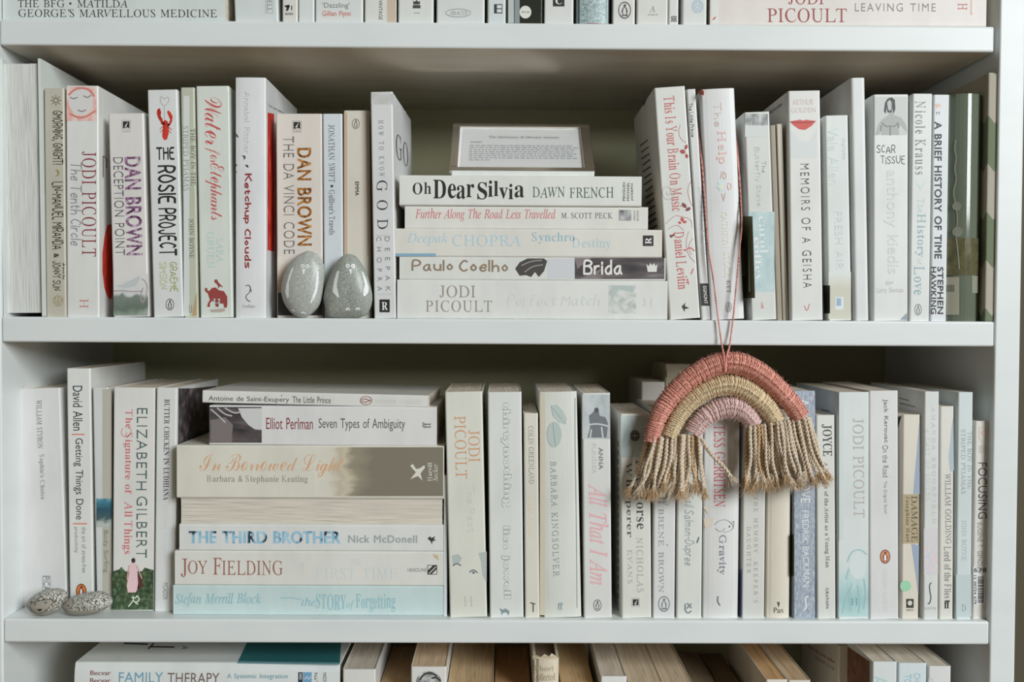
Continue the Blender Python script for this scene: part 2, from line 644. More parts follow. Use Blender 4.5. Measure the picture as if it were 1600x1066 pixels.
def lying(u0, u1, v0, v1, label, y=.006, d=None, c=(216, 216, 213), hc=False, b=0.0, pages=(222, 212, 196), fore=False, group=None, yaw=0.0, z0=None, tilt=0.0, rough=.42):
    """a book lying flat, its spine seen from u0 to u1 and from row v0 to v1 (at its middle)"""
    um = (u0 + u1) / 2
    zb, zt = at(um, v1, y).z, at(um, v0, y).z
    if z0 is not None:
        zb = z0
    xa, xb = at(u0, (v0 + v1) / 2, y).x, at(u1, (v0 + v1) / 2, y).x
    L, t = xb - xa, zt - zb
    d = d or min(.17, L * .65)
    root = empty('book', ((xa + xb) / 2, y, zb), (0, math.radians(tilt), math.radians(yaw)))
    tag(root, label, 'book', group)
    build_book(root, t, d, L, c, hc, b, pages, fore, True, rough, None)
    f = Surface(root, (0, 0, 0), (0, -1, 0), (lambda p: b * (2 * (p.z - t / 2) / t) ** 2) if b else None, math.radians(tilt) + .002)
    f.top = lambda: Surface(root, (0, 0, t), (0, 0, 1))
    f.zt = zt; f.zb = zb
    return f


def build_book(root, t, d, h, c, hc, b, pages, fore, lie, rough, edge):
    e = min(.0024 if hc else .0007, t * .2)
    ov = .003 if hc else 0.0
    r = min(.0026 if hc else .0015, t * .22)
    rnd = random.Random(int(t * 1e6) + int(h * 1e5))

    def M(x, y, z):          # canonical (across, depth, along) -> local
        if fore:
            y = d - y
        if lie:
            return (z - h / 2, y, x + t / 2)
        return (x, y, z)
    O, I = profile(t, d, b, r, e)
    n = len(O)
    V = [M(x, y, z) for z in (0, h) for P in (O, I) for x, y in P]
    Fc = []
    for i in range(n - 1):
        Fc += [(i, i + 1, 2 * n + i + 1, 2 * n + i), (n + i + 1, n + i, 3 * n + i, 3 * n + i + 1), (i + 1, i, n + i, n + i + 1), (2 * n + i, 2 * n + i + 1, 3 * n + i + 1, 3 * n + i)]
    for i in (0, n - 1):
        Fc.append((i, n + i, 3 * n + i, 2 * n + i))
    me = bpy.data.meshes.new('cover'); me.from_pydata(V, [], Fc)
    bm = bmesh.new(); bm.from_mesh(me); bmesh.ops.recalc_face_normals(bm, faces=bm.faces[:]); bm.to_mesh(me); bm.free()
    link('cover', me, card(c, rough), root)
    # page block, its three open edges slightly uneven
    T = t / 2 - e * 1.02
    z0, z1, y0, y1 = ov + .0002, h - ov - .0005, b + e + .001, d - ov - .0006
    hollow = .0025 if hc and b else .0004
    nx, V, Fc = 8, [], []
    for i in range(nx + 1):
        x = -T + 2 * T * i / nx
        q = rnd.uniform(-.00015, .00015)
        c2 = hollow * (1 - (2 * x / t) ** 2)
        V += [M(x, y0, z0), M(x, y0, z1 + q), M(x, y1 - c2, z1 + q), M(x, y1 - c2, z0)]
    for i in range(nx):
        a = 4 * i
        for k in range(4):
            Fc.append((a + k, a + (k + 1) % 4, a + 4 + (k + 1) % 4, a + 4 + k))
    Fc += [(0, 1, 2, 3), (4 * nx, 4 * nx + 3, 4 * nx + 2, 4 * nx + 1)]
    me = bpy.data.meshes.new('page_block'); me.from_pydata(V, [], Fc)
    bm = bmesh.new(); bm.from_mesh(me); bmesh.ops.recalc_face_normals(bm, faces=bm.faces[:]); bm.to_mesh(me); bm.free()
    link('page_block', me, paper(lie, pages), root)

# ------------------------------------------------------------------ the bookcase
ZA, ZB, ZC, ZD = 0.2587, 0.0, -0.2664, -0.545
XL, XR, DEP = -0.4397, 0.4333, 0.26
white_paint = ramp_mat('white_shelf_paint', [(0.3, (208, 213, 213)), (0.55, (214, 218, 218)), (0.8, (217, 220, 220))], 9, (1, 1, 3), 8, 0.38, 0.12)
under_paint = ramp_mat('brushed_white_shade_tint', [(0.25, (190, 178, 160)), (0.55, (203, 195, 182)), (0.85, (208, 203, 192))], 7, (1, 5, 5), 6, 0.42, 0.1)  # brush-marked white; the warm tone of the shaded undersides is in its colour
back_paint = ramp_mat('back_panel_paint', [(0.3, (166, 164, 132)), (0.6, (176, 174, 142))], 6, (1, 1, 1), 5, 0.6, 0.05)  # the olive of the shadow behind the books is mixed into this colour
bookcase = tag(empty('bookcase', (0, 0, ZD - .03)), 'white painted wooden bookcase holding rows of pale books', 'bookcase')


def case_part(name, lo, hi, mat, r=.0016, label=None):
    o = bevel_box(name, [lo[0], lo[1], lo[2] - bookcase.location.z], [hi[0], hi[1], hi[2] - bookcase.location.z], mat, bookcase, r, 3)
    if label:
        o['label'] = label
    return o


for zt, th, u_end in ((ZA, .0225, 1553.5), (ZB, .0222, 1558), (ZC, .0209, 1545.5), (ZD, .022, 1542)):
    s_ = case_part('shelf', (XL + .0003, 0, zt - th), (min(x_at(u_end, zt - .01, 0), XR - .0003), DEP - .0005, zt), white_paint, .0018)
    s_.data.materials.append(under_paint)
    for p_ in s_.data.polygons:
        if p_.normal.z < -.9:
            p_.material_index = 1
case_part('side_panel', (XL - .024, -.0006, ZD - .03), (XL, DEP, .62), white_paint)
case_part('side_panel', (XR, -.0006, ZD - .03), (XR + .0226, DEP, .62), white_paint)
case_part('back_panel', (XL - .024, DEP + .0003, ZD - .03), (XR + .0226, DEP + .008, .62), back_paint, 0)
wall_mat = ramp_mat('dark_olive_wall_paint', [(0.3, (66, 59, 40)), (0.7, (74, 67, 48))], 5, (1, 1, 1), 5, 0.7, 0.1)
w_ = bevel_box('wall_back', (-1.2, DEP + .012, -.9), (1.2, DEP + .05, 1.1), wall_mat, None, 0)
w_['kind'] = 'structure'
# the dark return of wall beside the bookcase
w_ = bevel_box('wall_right', (XR + .0238, .03, -.9), (XR + .09, DEP + .011, 1.1), wall_mat, None, 0)
w_['kind'] = 'structure'

floor_mat = ramp_mat('oak_floor', [(0.3, (96, 70, 46)), (0.55, (118, 90, 62)), (0.8, (134, 106, 76))], 5, (1, 14, 1), 6, 0.5, 0.1)
w_ = bevel_box('floor', (-1.6, -2.6, -.92), (1.6, DEP + .012, -.9), floor_mat, None, 0)
w_['kind'] = 'structure'
case_part('plinth', (XL - .024, .01, -.9), (XR + .0226, DEP, ZD - .0301), white_paint)

# picture materials for printed photographs
P_forest = ramp_mat('print_forest', [(0.2, (70, 84, 72)), (0.5, (128, 138, 126)), (0.75, (196, 198, 190))], 190, (1, 1, .5), 4)
P_grey = ramp_mat('print_grey_photo', [(0.3, (92, 94, 94)), (0.5, (158, 160, 160)), (0.7, (208, 210, 208))], 160, (1, 1, .7), 5)
P_dark = ramp_mat('print_dark_photo', [(0.3, (40, 36, 38)), (0.55, (84, 76, 78)), (0.8, (140, 132, 132))], 120, (.25, 1, 1), 5)
P_garden = ramp_mat('print_garden', [(0.3, (34, 46, 34)), (0.5, (62, 82, 56)), (0.72, (110, 128, 96))], 260, (1, 1, 1), 6)
P_teal = ramp_mat('print_teal_grass', [(0.3, (148, 190, 192)), (0.5, (186, 212, 212)), (0.7, (220, 226, 224))], 220, (1, 1, .25), 5)
P_pink = ramp_mat('print_pink_floral', [(0.35, (216, 176, 178)), (0.5, (214, 206, 206)), (0.62, (176, 180, 200)), (0.75, (224, 220, 214))], 420, (1, 1, 1), 4)
P_brown = ramp_mat('print_brown_landscape', [(0.3, (108, 100, 84)), (0.5, (142, 134, 118)), (0.75, (176, 168, 150))], 110, (.5, 1, 2.5), 6)
P_lake = ramp_mat('print_blue_lake', [(0.3, (30, 62, 78)), (0.5, (66, 110, 126)), (0.7, (160, 186, 190))], 170, (1, 1, .6), 5)
P_linen = ramp_mat('print_blue_linen', [(0.3, (128, 140, 156)), (0.5, (156, 166, 180)), (0.7, (188, 194, 202))], 700, (1, 1, .3), 3)
P_plum = ramp_mat('print_plum_letters', [(0.35, (70, 30, 62)), (0.5, (132, 92, 126)), (0.68, (196, 176, 190))], 260, (1, 1, .6), 4)
P_amber = ramp_mat('print_amber_letters', [(0.3, (60, 34, 14)), (0.5, (150, 92, 34)), (0.7, (206, 158, 90))], 260, (1, 1, 1), 4)
P_third = ramp_mat('print_blue_letters', [(0.38, (44, 52, 64)), (0.45, (130, 178, 204)), (0.7, (176, 206, 220))], 120, (1, 1, .6), 2)
P_speck = ramp_mat('print_speckled_teal', [(0.35, (126, 146, 148)), (0.55, (166, 184, 184)), (0.75, (196, 208, 206))], 420, (1, 1, 1), 4)
P_patch = ramp_mat('print_pale_teal_patch', [(0.3, (166, 190, 194)), (0.6, (186, 204, 206)), (0.8, (204, 214, 214))], 150, (1, 1, .6), 5)
P_skin = ramp_mat('print_skin', [(0.3, (170, 174, 172)), (0.55, (206, 208, 204)), (0.8, (222, 222, 218))], 150, (1, 1, 1), 4)
P_sand = ramp_mat('print_sand', [(0.3, (186, 186, 170)), (0.6, (204, 202, 188)), (0.8, (212, 212, 204))], 140, (1, 1, .5), 5)
P_red = ramp_mat('print_red', [(0.3, (160, 34, 26)), (0.6, (206, 62, 46)), (0.85, (226, 140, 110))], 170, (1, 1, .4), 3)

W = (216, 217, 214); WC = (214, 211, 203); DK = (40, 40, 42); GR = (120, 120, 122)
GA, GB, GC, GD = 'books along the top shelf', 'books along the upper middle shelf', 'books along the lower middle shelf', 'books along the bottom shelf'
GS, GT = 'stack of lying books on the upper middle shelf', 'stack of lying books on the lower middle shelf'

# ------------------------------------------------------------------ top shelf: only the feet of its books are in view
A = dict(z=ZA, group=GA)
book(-34, 2.5, 0, 'white book at the far left end of the top shelf, only its edge showing', h=.2, c=(206, 212, 210), **A)
f = lying(4, 352, -52, 32, 'thick white volume lying flat on the top shelf with two lines of black capitals', y=.004, d=.16, c=(205, 212, 210), group=GA, z0=ZA)
f.t('THE BFG', 'R', (28, 0, 101, 11.5), (40, 42, 42), 'h', name='title')
f.t('MATILDA', 'R', (121, 0, 200, 11.5), (40, 42, 42), 'h', name='title')
f.disc(110, 5.5, 1.8, 1.8, (40, 42, 42), 'dot')
f.t("GEORGE'S MARVELLOUS MEDICINE", 'R', (29, 14.5, 339, 27), (40, 42, 42), 'h', name='title')
f = book(367, 435, 0, 'wide white book with a boxed mark, beside the thick lying volume', h=.21, ut=352.5, c=(207, 213, 212), **A)
f.t('SELL', 'R', (417, -4, 424.5, 18), (70, 74, 74), 'cw', name='publisher_mark')
f.strokes([[(415, -6), (415, 20.5), (426.5, 20.5), (426.5, -6)]], .25, (150, 154, 154), 'mark_frame', 1, None, 0)
f = book(441, 465, 0, 'narrow white paperback with a black running figure mark at its foot', h=.19, c=(212, 210, 204), **A)
f.polys([[(444, 9), (452, 7), (453, 10), (447, 12)], [(449, 9), (453, 10), (450, 17), (446.5, 17)], [(455, 9), (456.6, 9), (456.6, 16), (455, 16)]], (50, 48, 46), 'publisher_mark')
f.t('BOOKS', 'B', (446, 20, 458, 23.5), (70, 70, 70), 'h', name='publisher_mark')
book(466, 491, 0, 'plain white paperback between the running figure mark and the grey quotation', h=.2, c=(210, 214, 213), **A)
f = book(492.5, 567, 0, 'white paperback with a grey quotation above red words at its foot', h=.2, c=(212, 214, 212), **A)
f.t("'Dazzling'", 'S', (504, 4, 546, 14.5), (126, 128, 128), 'h', name='quotation')
f.t('Gillian Flynn', 'S', (504, 17, 548, 27.5), (196, 92, 76), 'h', name='quotation')
f = book(569.5, 619, 0, 'white paperback with a tan right edge and small vertical capitals at its foot', h=.19, c=(213, 213, 208), **A)
f.t('VINTAGE', 'S', (592, 0, 597.5, 31), (70, 70, 72), 'cw', name='publisher_mark')
f.patch(605, -20, 618.5, 36, ink((196, 178, 160)), 'tan_edge')
f = book(622, 677, 0, 'white paperback with a small black castle-shaped mark on its foot', h=.2, c=(214, 215, 212), **A)
f.polys([[(645, 8), (657, 8), (657, 13), (645, 13)], [(645.5, 1), (648, 3), (651, 0), (654, 3), (656.5, 1), (656, 7), (646, 7)]], (64, 64, 62), 'publisher_mark')
f.t('FLAME', 'S', (647, 19, 655.5, 21.5), (150, 150, 150), 'h', name='publisher_mark')
f = book(682, 757, 0, 'wide white paperback with an oval lettered mark on its foot', h=.2, c=(211, 213, 212), **A)
acc_ = [[(716 + 19.5 * math.cos(a / 15 * math.pi), 20.3 + 6.3 * math.sin(a / 15 * math.pi)) for a in range(31)]]
f.strokes(acc_, .35, (120, 124, 126), 'publisher_mark', 1, None, 0)
f.t('ABACUS', 'R', (703, 17, 730, 23.5), (130, 132, 134), 'h', name='publisher_mark')
f = book(762, 790, 0, 'narrow white paperback with a half black square mark on its foot', h=.19, c=(205, 212, 213), **A)
f.box(772, 6.5, 785, 21, (52, 52, 54), 'publisher_mark'); f.box(776.5, 8, 784, 13, (205, 210, 210), 'publisher_mark', 1); f.box(776.5, 14.5, 784, 19.5, (205, 210, 210), 'publisher_mark', 1)
f = book(792, 848, 0, 'dark glossy book with a round white sticker at its foot', h=.21, c=(44, 46, 40), rough=.2, **A)
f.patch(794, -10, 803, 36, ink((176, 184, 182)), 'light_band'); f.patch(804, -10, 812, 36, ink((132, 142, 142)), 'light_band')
f.disc(821, 19, 9.2, 10, (214, 214, 206), 'round_sticker', 1); f.t('three', 'B', (814.5, 16.5, 827.5, 20.5), (150, 140, 120), 'h', name='sticker_lettering', layer=2)
f = book(850, 896, 0, 'white paperback with a white letter on a black square at its foot', h=.2, c=(213, 213, 211), **A)
f.house(864, -8, 882, 10, 'C')
f = book(901, 953, 0, 'grey teal speckled hardback with a rounded spine on the top shelf', h=.21, c=(120, 134, 134), hc=True, b=.004, rough=.22, **A)
f.patch(906, -10, 947, 36.5, P_speck, 'speckled_band'); f.patch(903, 36.4, 951, 37.6, ink((150, 60, 66)), 'red_foot_line', 1)
f = book(957, 992, 0, 'white paperback with an oval seabird mark above four small capitals', h=.2, c=(213, 212, 208), **A)
f.bird(976, 16, 10, 13.5, (86, 86, 86)); f.t('LIFE', 'S', (970, 22.5, 982, 25.5), (100, 100, 100), 'h', name='publisher_mark')
f = book(995, 1043.5, 0, 'white paperback with a thin capital A and tiny letters on its foot', h=.19, c=(212, 211, 207), **A)
f.t('A', 'R', (1015, 9, 1024, 19), (140, 140, 138), 'h', name='publisher_mark'); f.t('ATRIUM', 'S', (1012, 22, 1028, 24.5), (130, 150, 140), 'h', name='publisher_mark')
f = book(1044.5, 1060, 0, 'thin white paperback with back-to-back letters at its foot', h=.18, c=(212, 212, 210), **A)
f.t('R', 'T', (1053, 25, 1058, 34), (60, 60, 64), 'h', name='publisher_mark'); f.quadtext('R', 'T', (1053, 34), (-5, 0), (0, -9), (60, 60, 64), name='publisher_mark')
f = book(1066, 1104, 0, 'white paperback with a pale blue leaf disc near its foot', h=.2, c=(213, 214, 212), **A)
f.disc(1090, 10, 9.5, 11, (176, 190, 200), 'leaf_mark'); f.strokes([[(1090, 0), (1090, 21)], [(1090, 10), (1084, 17)], [(1090, 10), (1096, 17)], [(1090, 5), (1084, 10)], [(1090, 5), (1096, 10)]], .5, (213, 214, 212), 'leaf_mark', 1)
f = lying(1110, 1541, -36, 37, 'pinkish white paperback lying flat at the right of the top shelf with dark red capitals', y=.004, d=.13, c=(215, 208, 203), group=GA, z0=ZA, yaw=-.25)
f.patch(1111.5, -20, 1123, 36.5, ink((214, 214, 210)), 'pale_band')
f.polys([[(1112, 32), (1116, 27), (1119, 26), (1117, 30)]], (196, 72, 60), 'bird_mark', 1)
f.t('JODI', 'R', (1232, -14, 1287, 7), (150, 52, 52), 'h', name='author_name'); f.t('PICOULT', 'R', (1199, 13, 1323, 35), (150, 52, 52), 'h', name='author_name')
f.t('LEAVING TIME', 'S', (1336, 5, 1462, 18), (130, 122, 124), 'h', w=.012, name='title', sp=.08)
f.t('H', 'R', (1497, 5, 1511, 15.5), (190, 88, 80), 'cw', name='publisher_mark'); f.t('HODDER', 'S', (1516, 0, 1519, 24), (222, 158, 142), 'cw', name='publisher_mark')

# ------------------------------------------------------------------ upper middle shelf, left run
B = dict(z=ZB, group=GB)
book(-40, 5, 94, 'white book at the far left end of the upper middle shelf', c=(206, 211, 209), y=.004, **B)
f = book(6, 70, 92, 'tall white hardback at left with its page edges turned to the room', ut=-1, c=(206, 211, 208), hc=True, fore=True, d=.15, pages=(208, 209, 205), y=.003, **B)
f = book(72.5, 103.5, 138, 'slim beige paperback with black hand-drawn capitals and a little sun', ut=68.5, c=(186, 182, 168), y=.005, **B)
for k in range(8):
    a = k * math.pi / 4
    f.strokes([[(87.5 + 5 * math.cos(a), 157 + 5 * math.sin(a)), (87.5 + 8 * math.cos(a), 157 + 8 * math.sin(a))]], .6, (104, 92, 62), 'sun_ray')
f.poly(f.ell(87.5, 157, 4, 4), (104, 92, 62), 'sun_disc', 1, None, [f.ell(87.5, 157, 2.8, 2.8)])
f.t('GMORNING, GNIGHT!', 'H', (80, 173, 99, 257), (52, 46, 34), jit=.01, name='title')
f.poly([(86, 266), (90, 265), (93, 269), (92, 274), (87, 276), (90, 272), (89, 268)], (150, 132, 86), 'moon')
f.t('LIN-MANUEL MIRANDA', 'H', (81, 284, 100, 390), (52, 46, 34), jit=.01, name='author_name')
f.t('&', 'B', (84, 396, 92, 403), (52, 46, 34), name='author_name')
f.t('JONNY SUN', 'H', (82, 408, 96, 454), (52, 46, 34), jit=.01, name='author_name')
f.t('drawn by', 'H', (97, 411, 102, 437), (52, 46, 34), w=.06, name='lettering')
f.disc(91, 470, 9, 9, (170, 160, 132), 'publisher_mark', 0, ramp_mat('print_scribble', [(0.45, (186, 182, 168)), (0.55, (150, 138, 104))], 900))
f = book(104.5, 155, 134, 'thick white paperback with a pink sleeping face at the head of its spine', c=(214, 214, 211), y=.005, d=.15, **B)
f.patch(104, 136, 151, 189, ramp_mat('print_pink_face', [(0.35, (212, 132, 124)), (0.5, (226, 190, 182)), (0.65, (222, 216, 212))], 120, (1, 1, .5), 4), 'cover_picture')
f.poly(f.ell(126.5, 159, 19, 21), (208, 206, 204), 'face', 1)
f.strokes([[(110, 152), (115, 155), (121, 152)], [(131, 150), (137, 153), (142, 149)], [(122, 172), (128, 175), (134, 172)]], .9, (140, 132, 134), 'face_line', 2)
f.strokes([[(108, 148), (116, 140), (128, 137), (140, 140), (147, 150)], [(110, 178), (122, 184), (134, 183), (148, 174)]], 1.6, (206, 128, 120), 'face_line', 2)
f.t('JODI PICOULT', 'R', (128, 237, 150.5, 401), (132, 48, 58), name='author_name', sp=.03)
f.t('The Tenth Circle', 'H', (110, 254, 128, 384), (136, 136, 142), w=.035, shear=.1, name='title')
f.t('H', 'R', (125, 467, 138, 482), (192, 132, 128), name='publisher_mark')
g = f.right()
g.poly([(167.5, 352), (163, 370), (160, 395), (160, 425), (163, 450), (167, 462), (171, 468), (176, 465), (176, 350)], (200, 60, 44), 'red_petal', 0, P_red)
g.strokes([[(161, 244), (161, 277)], [(161, 244), (167, 248), (166, 262)]], .6, (96, 60, 60), 'cover_lettering')
f = book(177.5, 232.5, 178, 'white paperback with broken purple capitals above a misty forest picture', ut=169, c=(213, 210, 207), y=.007, **B)
f.t('DAN BROWN', 'B', (196, 245, 221.5, 399), (110, 70, 104), name='author_name', mat=P_plum)
f.t('DECEPTION POINT', 'S', (178.5, 246, 194, 399), (92, 90, 94), w=.014, name='title', sp=.03)
f.corgi(190.5, 188, 204, 202); f.t('CORGI', 'S', (191, 204.5, 204, 206.5), (130, 130, 130), 'h', name='publisher_mark')
f.patch(177.5, 428, 231.5, 493.5, grad_mat('print_misty_forest', 2, .040, 0, [(0, (213, 210, 207)), (.3, (206, 206, 205)), (.48, (196, 199, 198)), (.56, (120, 130, 120)), (.8, (98, 110, 98)), (1, (150, 158, 148))], .5, 120, (1, 1, .6)), 'cover_picture')
f.polys([[(180, 447), (190, 445), (200, 440), (218, 431), (219, 436), (212, 447), (200, 450), (190, 449)]], (186, 191, 192), 'cover_picture', 1)
f.strokes([[(222, 436), (228, 440), (231, 452), (226, 470), (222, 474), (219, 462), (224, 450)], [(178, 455), (190, 454), (206, 456), (222, 455)]], .8, (168, 150, 160), 'cover_picture', 2)
f = book(240, 286.5, 141, 'tall white paperback with a red lobster hanging from a heart', ut=230, c=(213, 214, 213), y=.005, **B)
LOB = (206, 66, 42)
f.polys([[(255, 190), (258, 187), (262, 190), (264, 200), (263.5, 210), (261, 218), (256.5, 219), (253.5, 213), (254.5, 200)],
         [(246, 171), (250, 169), (252, 176), (251, 181), (254, 186), (255, 192), (252, 192), (247, 184), (245, 177)],
         [(263, 172), (267, 176), (270, 182), (269, 190), (265, 197), (263, 195), (266, 187), (263.5, 181), (261, 175)],
         [(253, 190), (258, 193), (255, 196), (251, 193)], [(262, 192), (266, 195), (262, 199)]], LOB, 'lobster', 1, P_red)
f.strokes([[(254, 198), (250, 202)], [(254, 203), (251, 207)], [(264, 199), (268, 203)], [(264, 204), (267, 208)]], .5, (176, 50, 34), 'lobster_legs')
f.strokes([[(250, 152), (254, 151), (257, 156), (260, 151.5), (264, 153), (264, 159), (257, 167), (251, 160), (250.5, 153)], [(257, 167), (257, 187)]], .35, (150, 150, 152), 'heart_line')
f.t('THE', 'H', (244.5, 229.5, 272.5, 250.5), (36, 36, 38), 'h', w=.06, name='title')
f.t('ROSIE', 'H', (246, 258, 276, 318), (36, 36, 38), w=.055, jit=.02, name='title'); f.t('PROJECT', 'H', (247, 325, 277, 399.5), (36, 36, 38), w=.055, jit=.02, name='title')
f.t('GRAEME', 'H', (265, 409, 278, 456), (160, 164, 108), w=.05, name='author_name'); f.t('SIMSION', 'H', (249, 409, 262, 452), (184, 188, 148), w=.05, name='author_name')
f.bird(265.5, 476, 6.5, 9, (60, 60, 62))
f = book(288, 309.5, 137, 'slim grey green paperback with a pale stripe down the left of its spine', ut=282, c=(186, 188, 170), y=.006, **B)
f.patch(287, 150, 296, 494, ink((206, 210, 208)), 'pale_stripe')
f.t('THE BOY IN THE', 'R', (298, 201, 305.5, 290), (94, 94, 80), w=.006, name='title'); f.t('STRIPED PYJAMAS', 'R', (286.5, 197, 295, 298), (132, 136, 128), w=.006, name='title')
f.t('JOHN BOYNE', 'R', (295, 342, 303, 404), (84, 84, 70), w=.006, name='author_name')
f.strokes([[(296, 477), (296, 488), (299.5, 488), (299.5, 477)]], .4, (120, 118, 100), 'publisher_mark', 1, None, 0)
f.poly([(300, 494), (302, 480), (306, 462), (307.5, 456), (307.5, 494)], (176, 152, 116), 'torn_corner')
f = book(313, 364, 135, 'pale mint paperback with flowing red script and a dark red circus elephant', ut=306, c=(210, 214, 207), y=.006, **B)
f.strokes([[(310, 143), (316, 490)], [(356, 143), (358, 490)]], .4, (196, 210, 208), 'mint_line', 0)
f.t('Water', 'C', (320, 152, 347, 226), (196, 84, 82), name='title'); f.t('for', 'C', (321, 231, 344, 254), (196, 84, 82), name='title'); f.t('Elephants', 'C', (321, 255, 351, 344), (196, 84, 82), name='title')
f.t('SARA', 'R', (338.5, 372, 349.5, 410), (176, 204, 202), name='author_name'); f.t('GRUEN', 'R', (324, 362, 335, 419), (176, 204, 202), name='author_name')
f.polys([[(320.1, 449.7), (324.7, 450.9), (323.8, 453.4), (326.4, 455.1), (331.4, 450.1), (337.3, 449.2), (341.6, 453.4), (350.0, 455.1), (355.1, 463.6), (355.4, 475.4), (354.2, 481.3), (350.0, 480.5), (349.2, 474.6), (343.2, 474.6), (341.6, 479.6), (337.3, 479.6), (335.6, 472.0), (331.4, 470.3), (328.0, 474.6), (328.4, 479.6), (323.8, 479.6), (324.7, 474.6), (328.0, 468.6), (326.4, 463.6), (324.7, 458.5), (320.4, 455.1)],
         [(334.8, 437.4), (339.0, 436.6), (341.6, 441.6), (349.2, 449.2), (343.2, 447.5), (341.6, 451.8), (339.9, 445.0), (335.6, 441.6)]], (146, 66, 62), 'elephant', 1)
f.polys([[(328, 484), (351, 482), (352, 486), (346, 488), (330, 488)]], (176, 162, 150), 'elephant_stand', 1)
f.t('H', 'R', (333, 467, 345, 481), (190, 214, 214), 'h', name='publisher_mark', layer=2)
f = book(367.5, 415, 121, 'tall bright white paperback with dark red handwriting and small black birds', c=(218, 219, 220), y=.004, b=.0008, rough=.3, **B)
f.t('Ketchup Clouds', 'H', (380.5, 271, 394, 419), (150, 44, 50), w=.055, jit=.04, name='title')
f.t('Annabel Pitcher', 'S', (382, 143, 391.5, 240), (204, 205, 206), w=.01, name='author_name')
f.polys([[(368, 207), (371, 211), (373, 215), (369.5, 213)], [(378, 243), (383, 243.5), (384, 247), (381, 250), (381.5, 246)], [(383, 258), (387, 257.5), (389, 262), (386, 261)], [(368, 266), (371, 270), (369, 269)], [(367.5, 256), (371, 258), (369, 260)]], (52, 48, 50), 'printed_birds', 1)
f.strokes([[(384, 447), (389, 445), (392, 450), (390, 458), (384, 462), (386, 469), (391, 471)], [(391, 448), (393, 456)]], .55, (80, 80, 84), 'publisher_mark')
f.t('Indigo', 'R', (379, 476, 399, 482), (160, 160, 162), 'h', w=.004, name='publisher_mark')
f.right().poly([(418, 176), (428, 178), (428, 393), (418, 391)], (190, 60, 40), 'red_band', 0, P_red)
f.right().quadtext('Two can keep a', 'R', (419, 167), (24, 12), (0, -5), (90, 88, 90), name='cover_lettering')
f = book(433, 504.5, 178, 'beige pink paperback with amber capitals standing behind the left penguin stone', ut=431, c=(214, 206, 198), y=.016, **B)
f.t('DAN BROWN', 'B', (464.5, 231, 487, 384), (130, 80, 34), name='author_name', mat=P_amber)
f.t('THE DA VINCI CODE', 'S', (443, 213, 460, 397), (112, 104, 102), w=.014, name='title', sp=.03)
f.corgi(457, 189, 471, 203); f.t('CORGI', 'S', (457, 204.5, 471, 207), (130, 130, 130), 'h', name='publisher_mark')
f.patch(434, 457, 504, 493, ink((52, 48, 46)), 'black_band'); f.patch(433.5, 401, 504, 456, grad_mat('print_portrait', 2, .052, .02, [(0, (214, 206, 198)), (.4, (216, 198, 182)), (.7, (196, 164, 140)), (1, (170, 130, 108))], .5, 50), 'cover_picture')
f = book(506.5, 537, 178, 'pale blue grey paperback standing behind the right penguin stone', ut=504, c=(205, 211, 216), y=.016, **B)
f.t('JONATHAN SWIFT', 'R', (513.5, 195, 523, 285), (76, 76, 84), name='author_name'); f.disc(518.5, 291, 2.2, 2.2, (60, 60, 66), 'dot')
f.t("Gulliver's Travels", 'R', (514, 297, 523.5, 367), (100, 100, 108), name='title')
f = book(539.5, 579, 173, 'worn cream paperback with tan edges and tiny black capitals', ut=537, c=(208, 202, 190), y=.016, **B)
f.patch(537.5, 176, 542.5, 493, ink((190, 166, 142)), 'tan_edge'); f.patch(573.5, 176, 576.5, 400, ink((196, 176, 152)), 'tan_edge')
f.t('EMMA', 'B', (555, 284, 561, 306), (66, 62, 60), name='title'); f.bird(556, 193.5, 6, 8, (110, 104, 98))
f = book(584.5, 619, 144, 'white paperback with widely spaced large capitals left of the lying stack', ut=578.5, c=(212, 213, 213), y=.005, yaw=-2.0, **B)
f.t('HOW TO KNOW', 'R', (592, 188, 600, 276), (110, 110, 112), sp=.32, w=.004, name='title'); f.t('GOD', 'R', (589, 282, 606, 358), (52, 52, 54), sp=.35, name='title')
f.t('DEEPAK', 'S', (602, 370, 609.5, 455), (110, 110, 114), w=.012, sp=.45, name='author_name'); f.t('CHOPRA', 'S', (589, 370, 596.5, 455), (110, 110, 114), w=.012, sp=.45, name='author_name')
f.patch(580, 146, 614, 163, ramp_mat('print_grey_sky', [(0.4, (186, 186, 184)), (0.7, (212, 212, 210))], 60), 'cover_picture')
f.strokes([[(588, 368), (610, 368)], [(591, 460), (612, 460)]], .25, (170, 170, 172), 'rule', 1, None, 0); f.house(593, 468, 609, 488, 'R')
g = f.right(); g.quadtext('G', 'R', (619, 248), (9, 5), (-1, -40), (80, 80, 82), name='cover_lettering'); g.quadtext('O', 'R', (630, 258), (8, 4), (-1, -38), (90, 90, 92), name='cover_lettering')

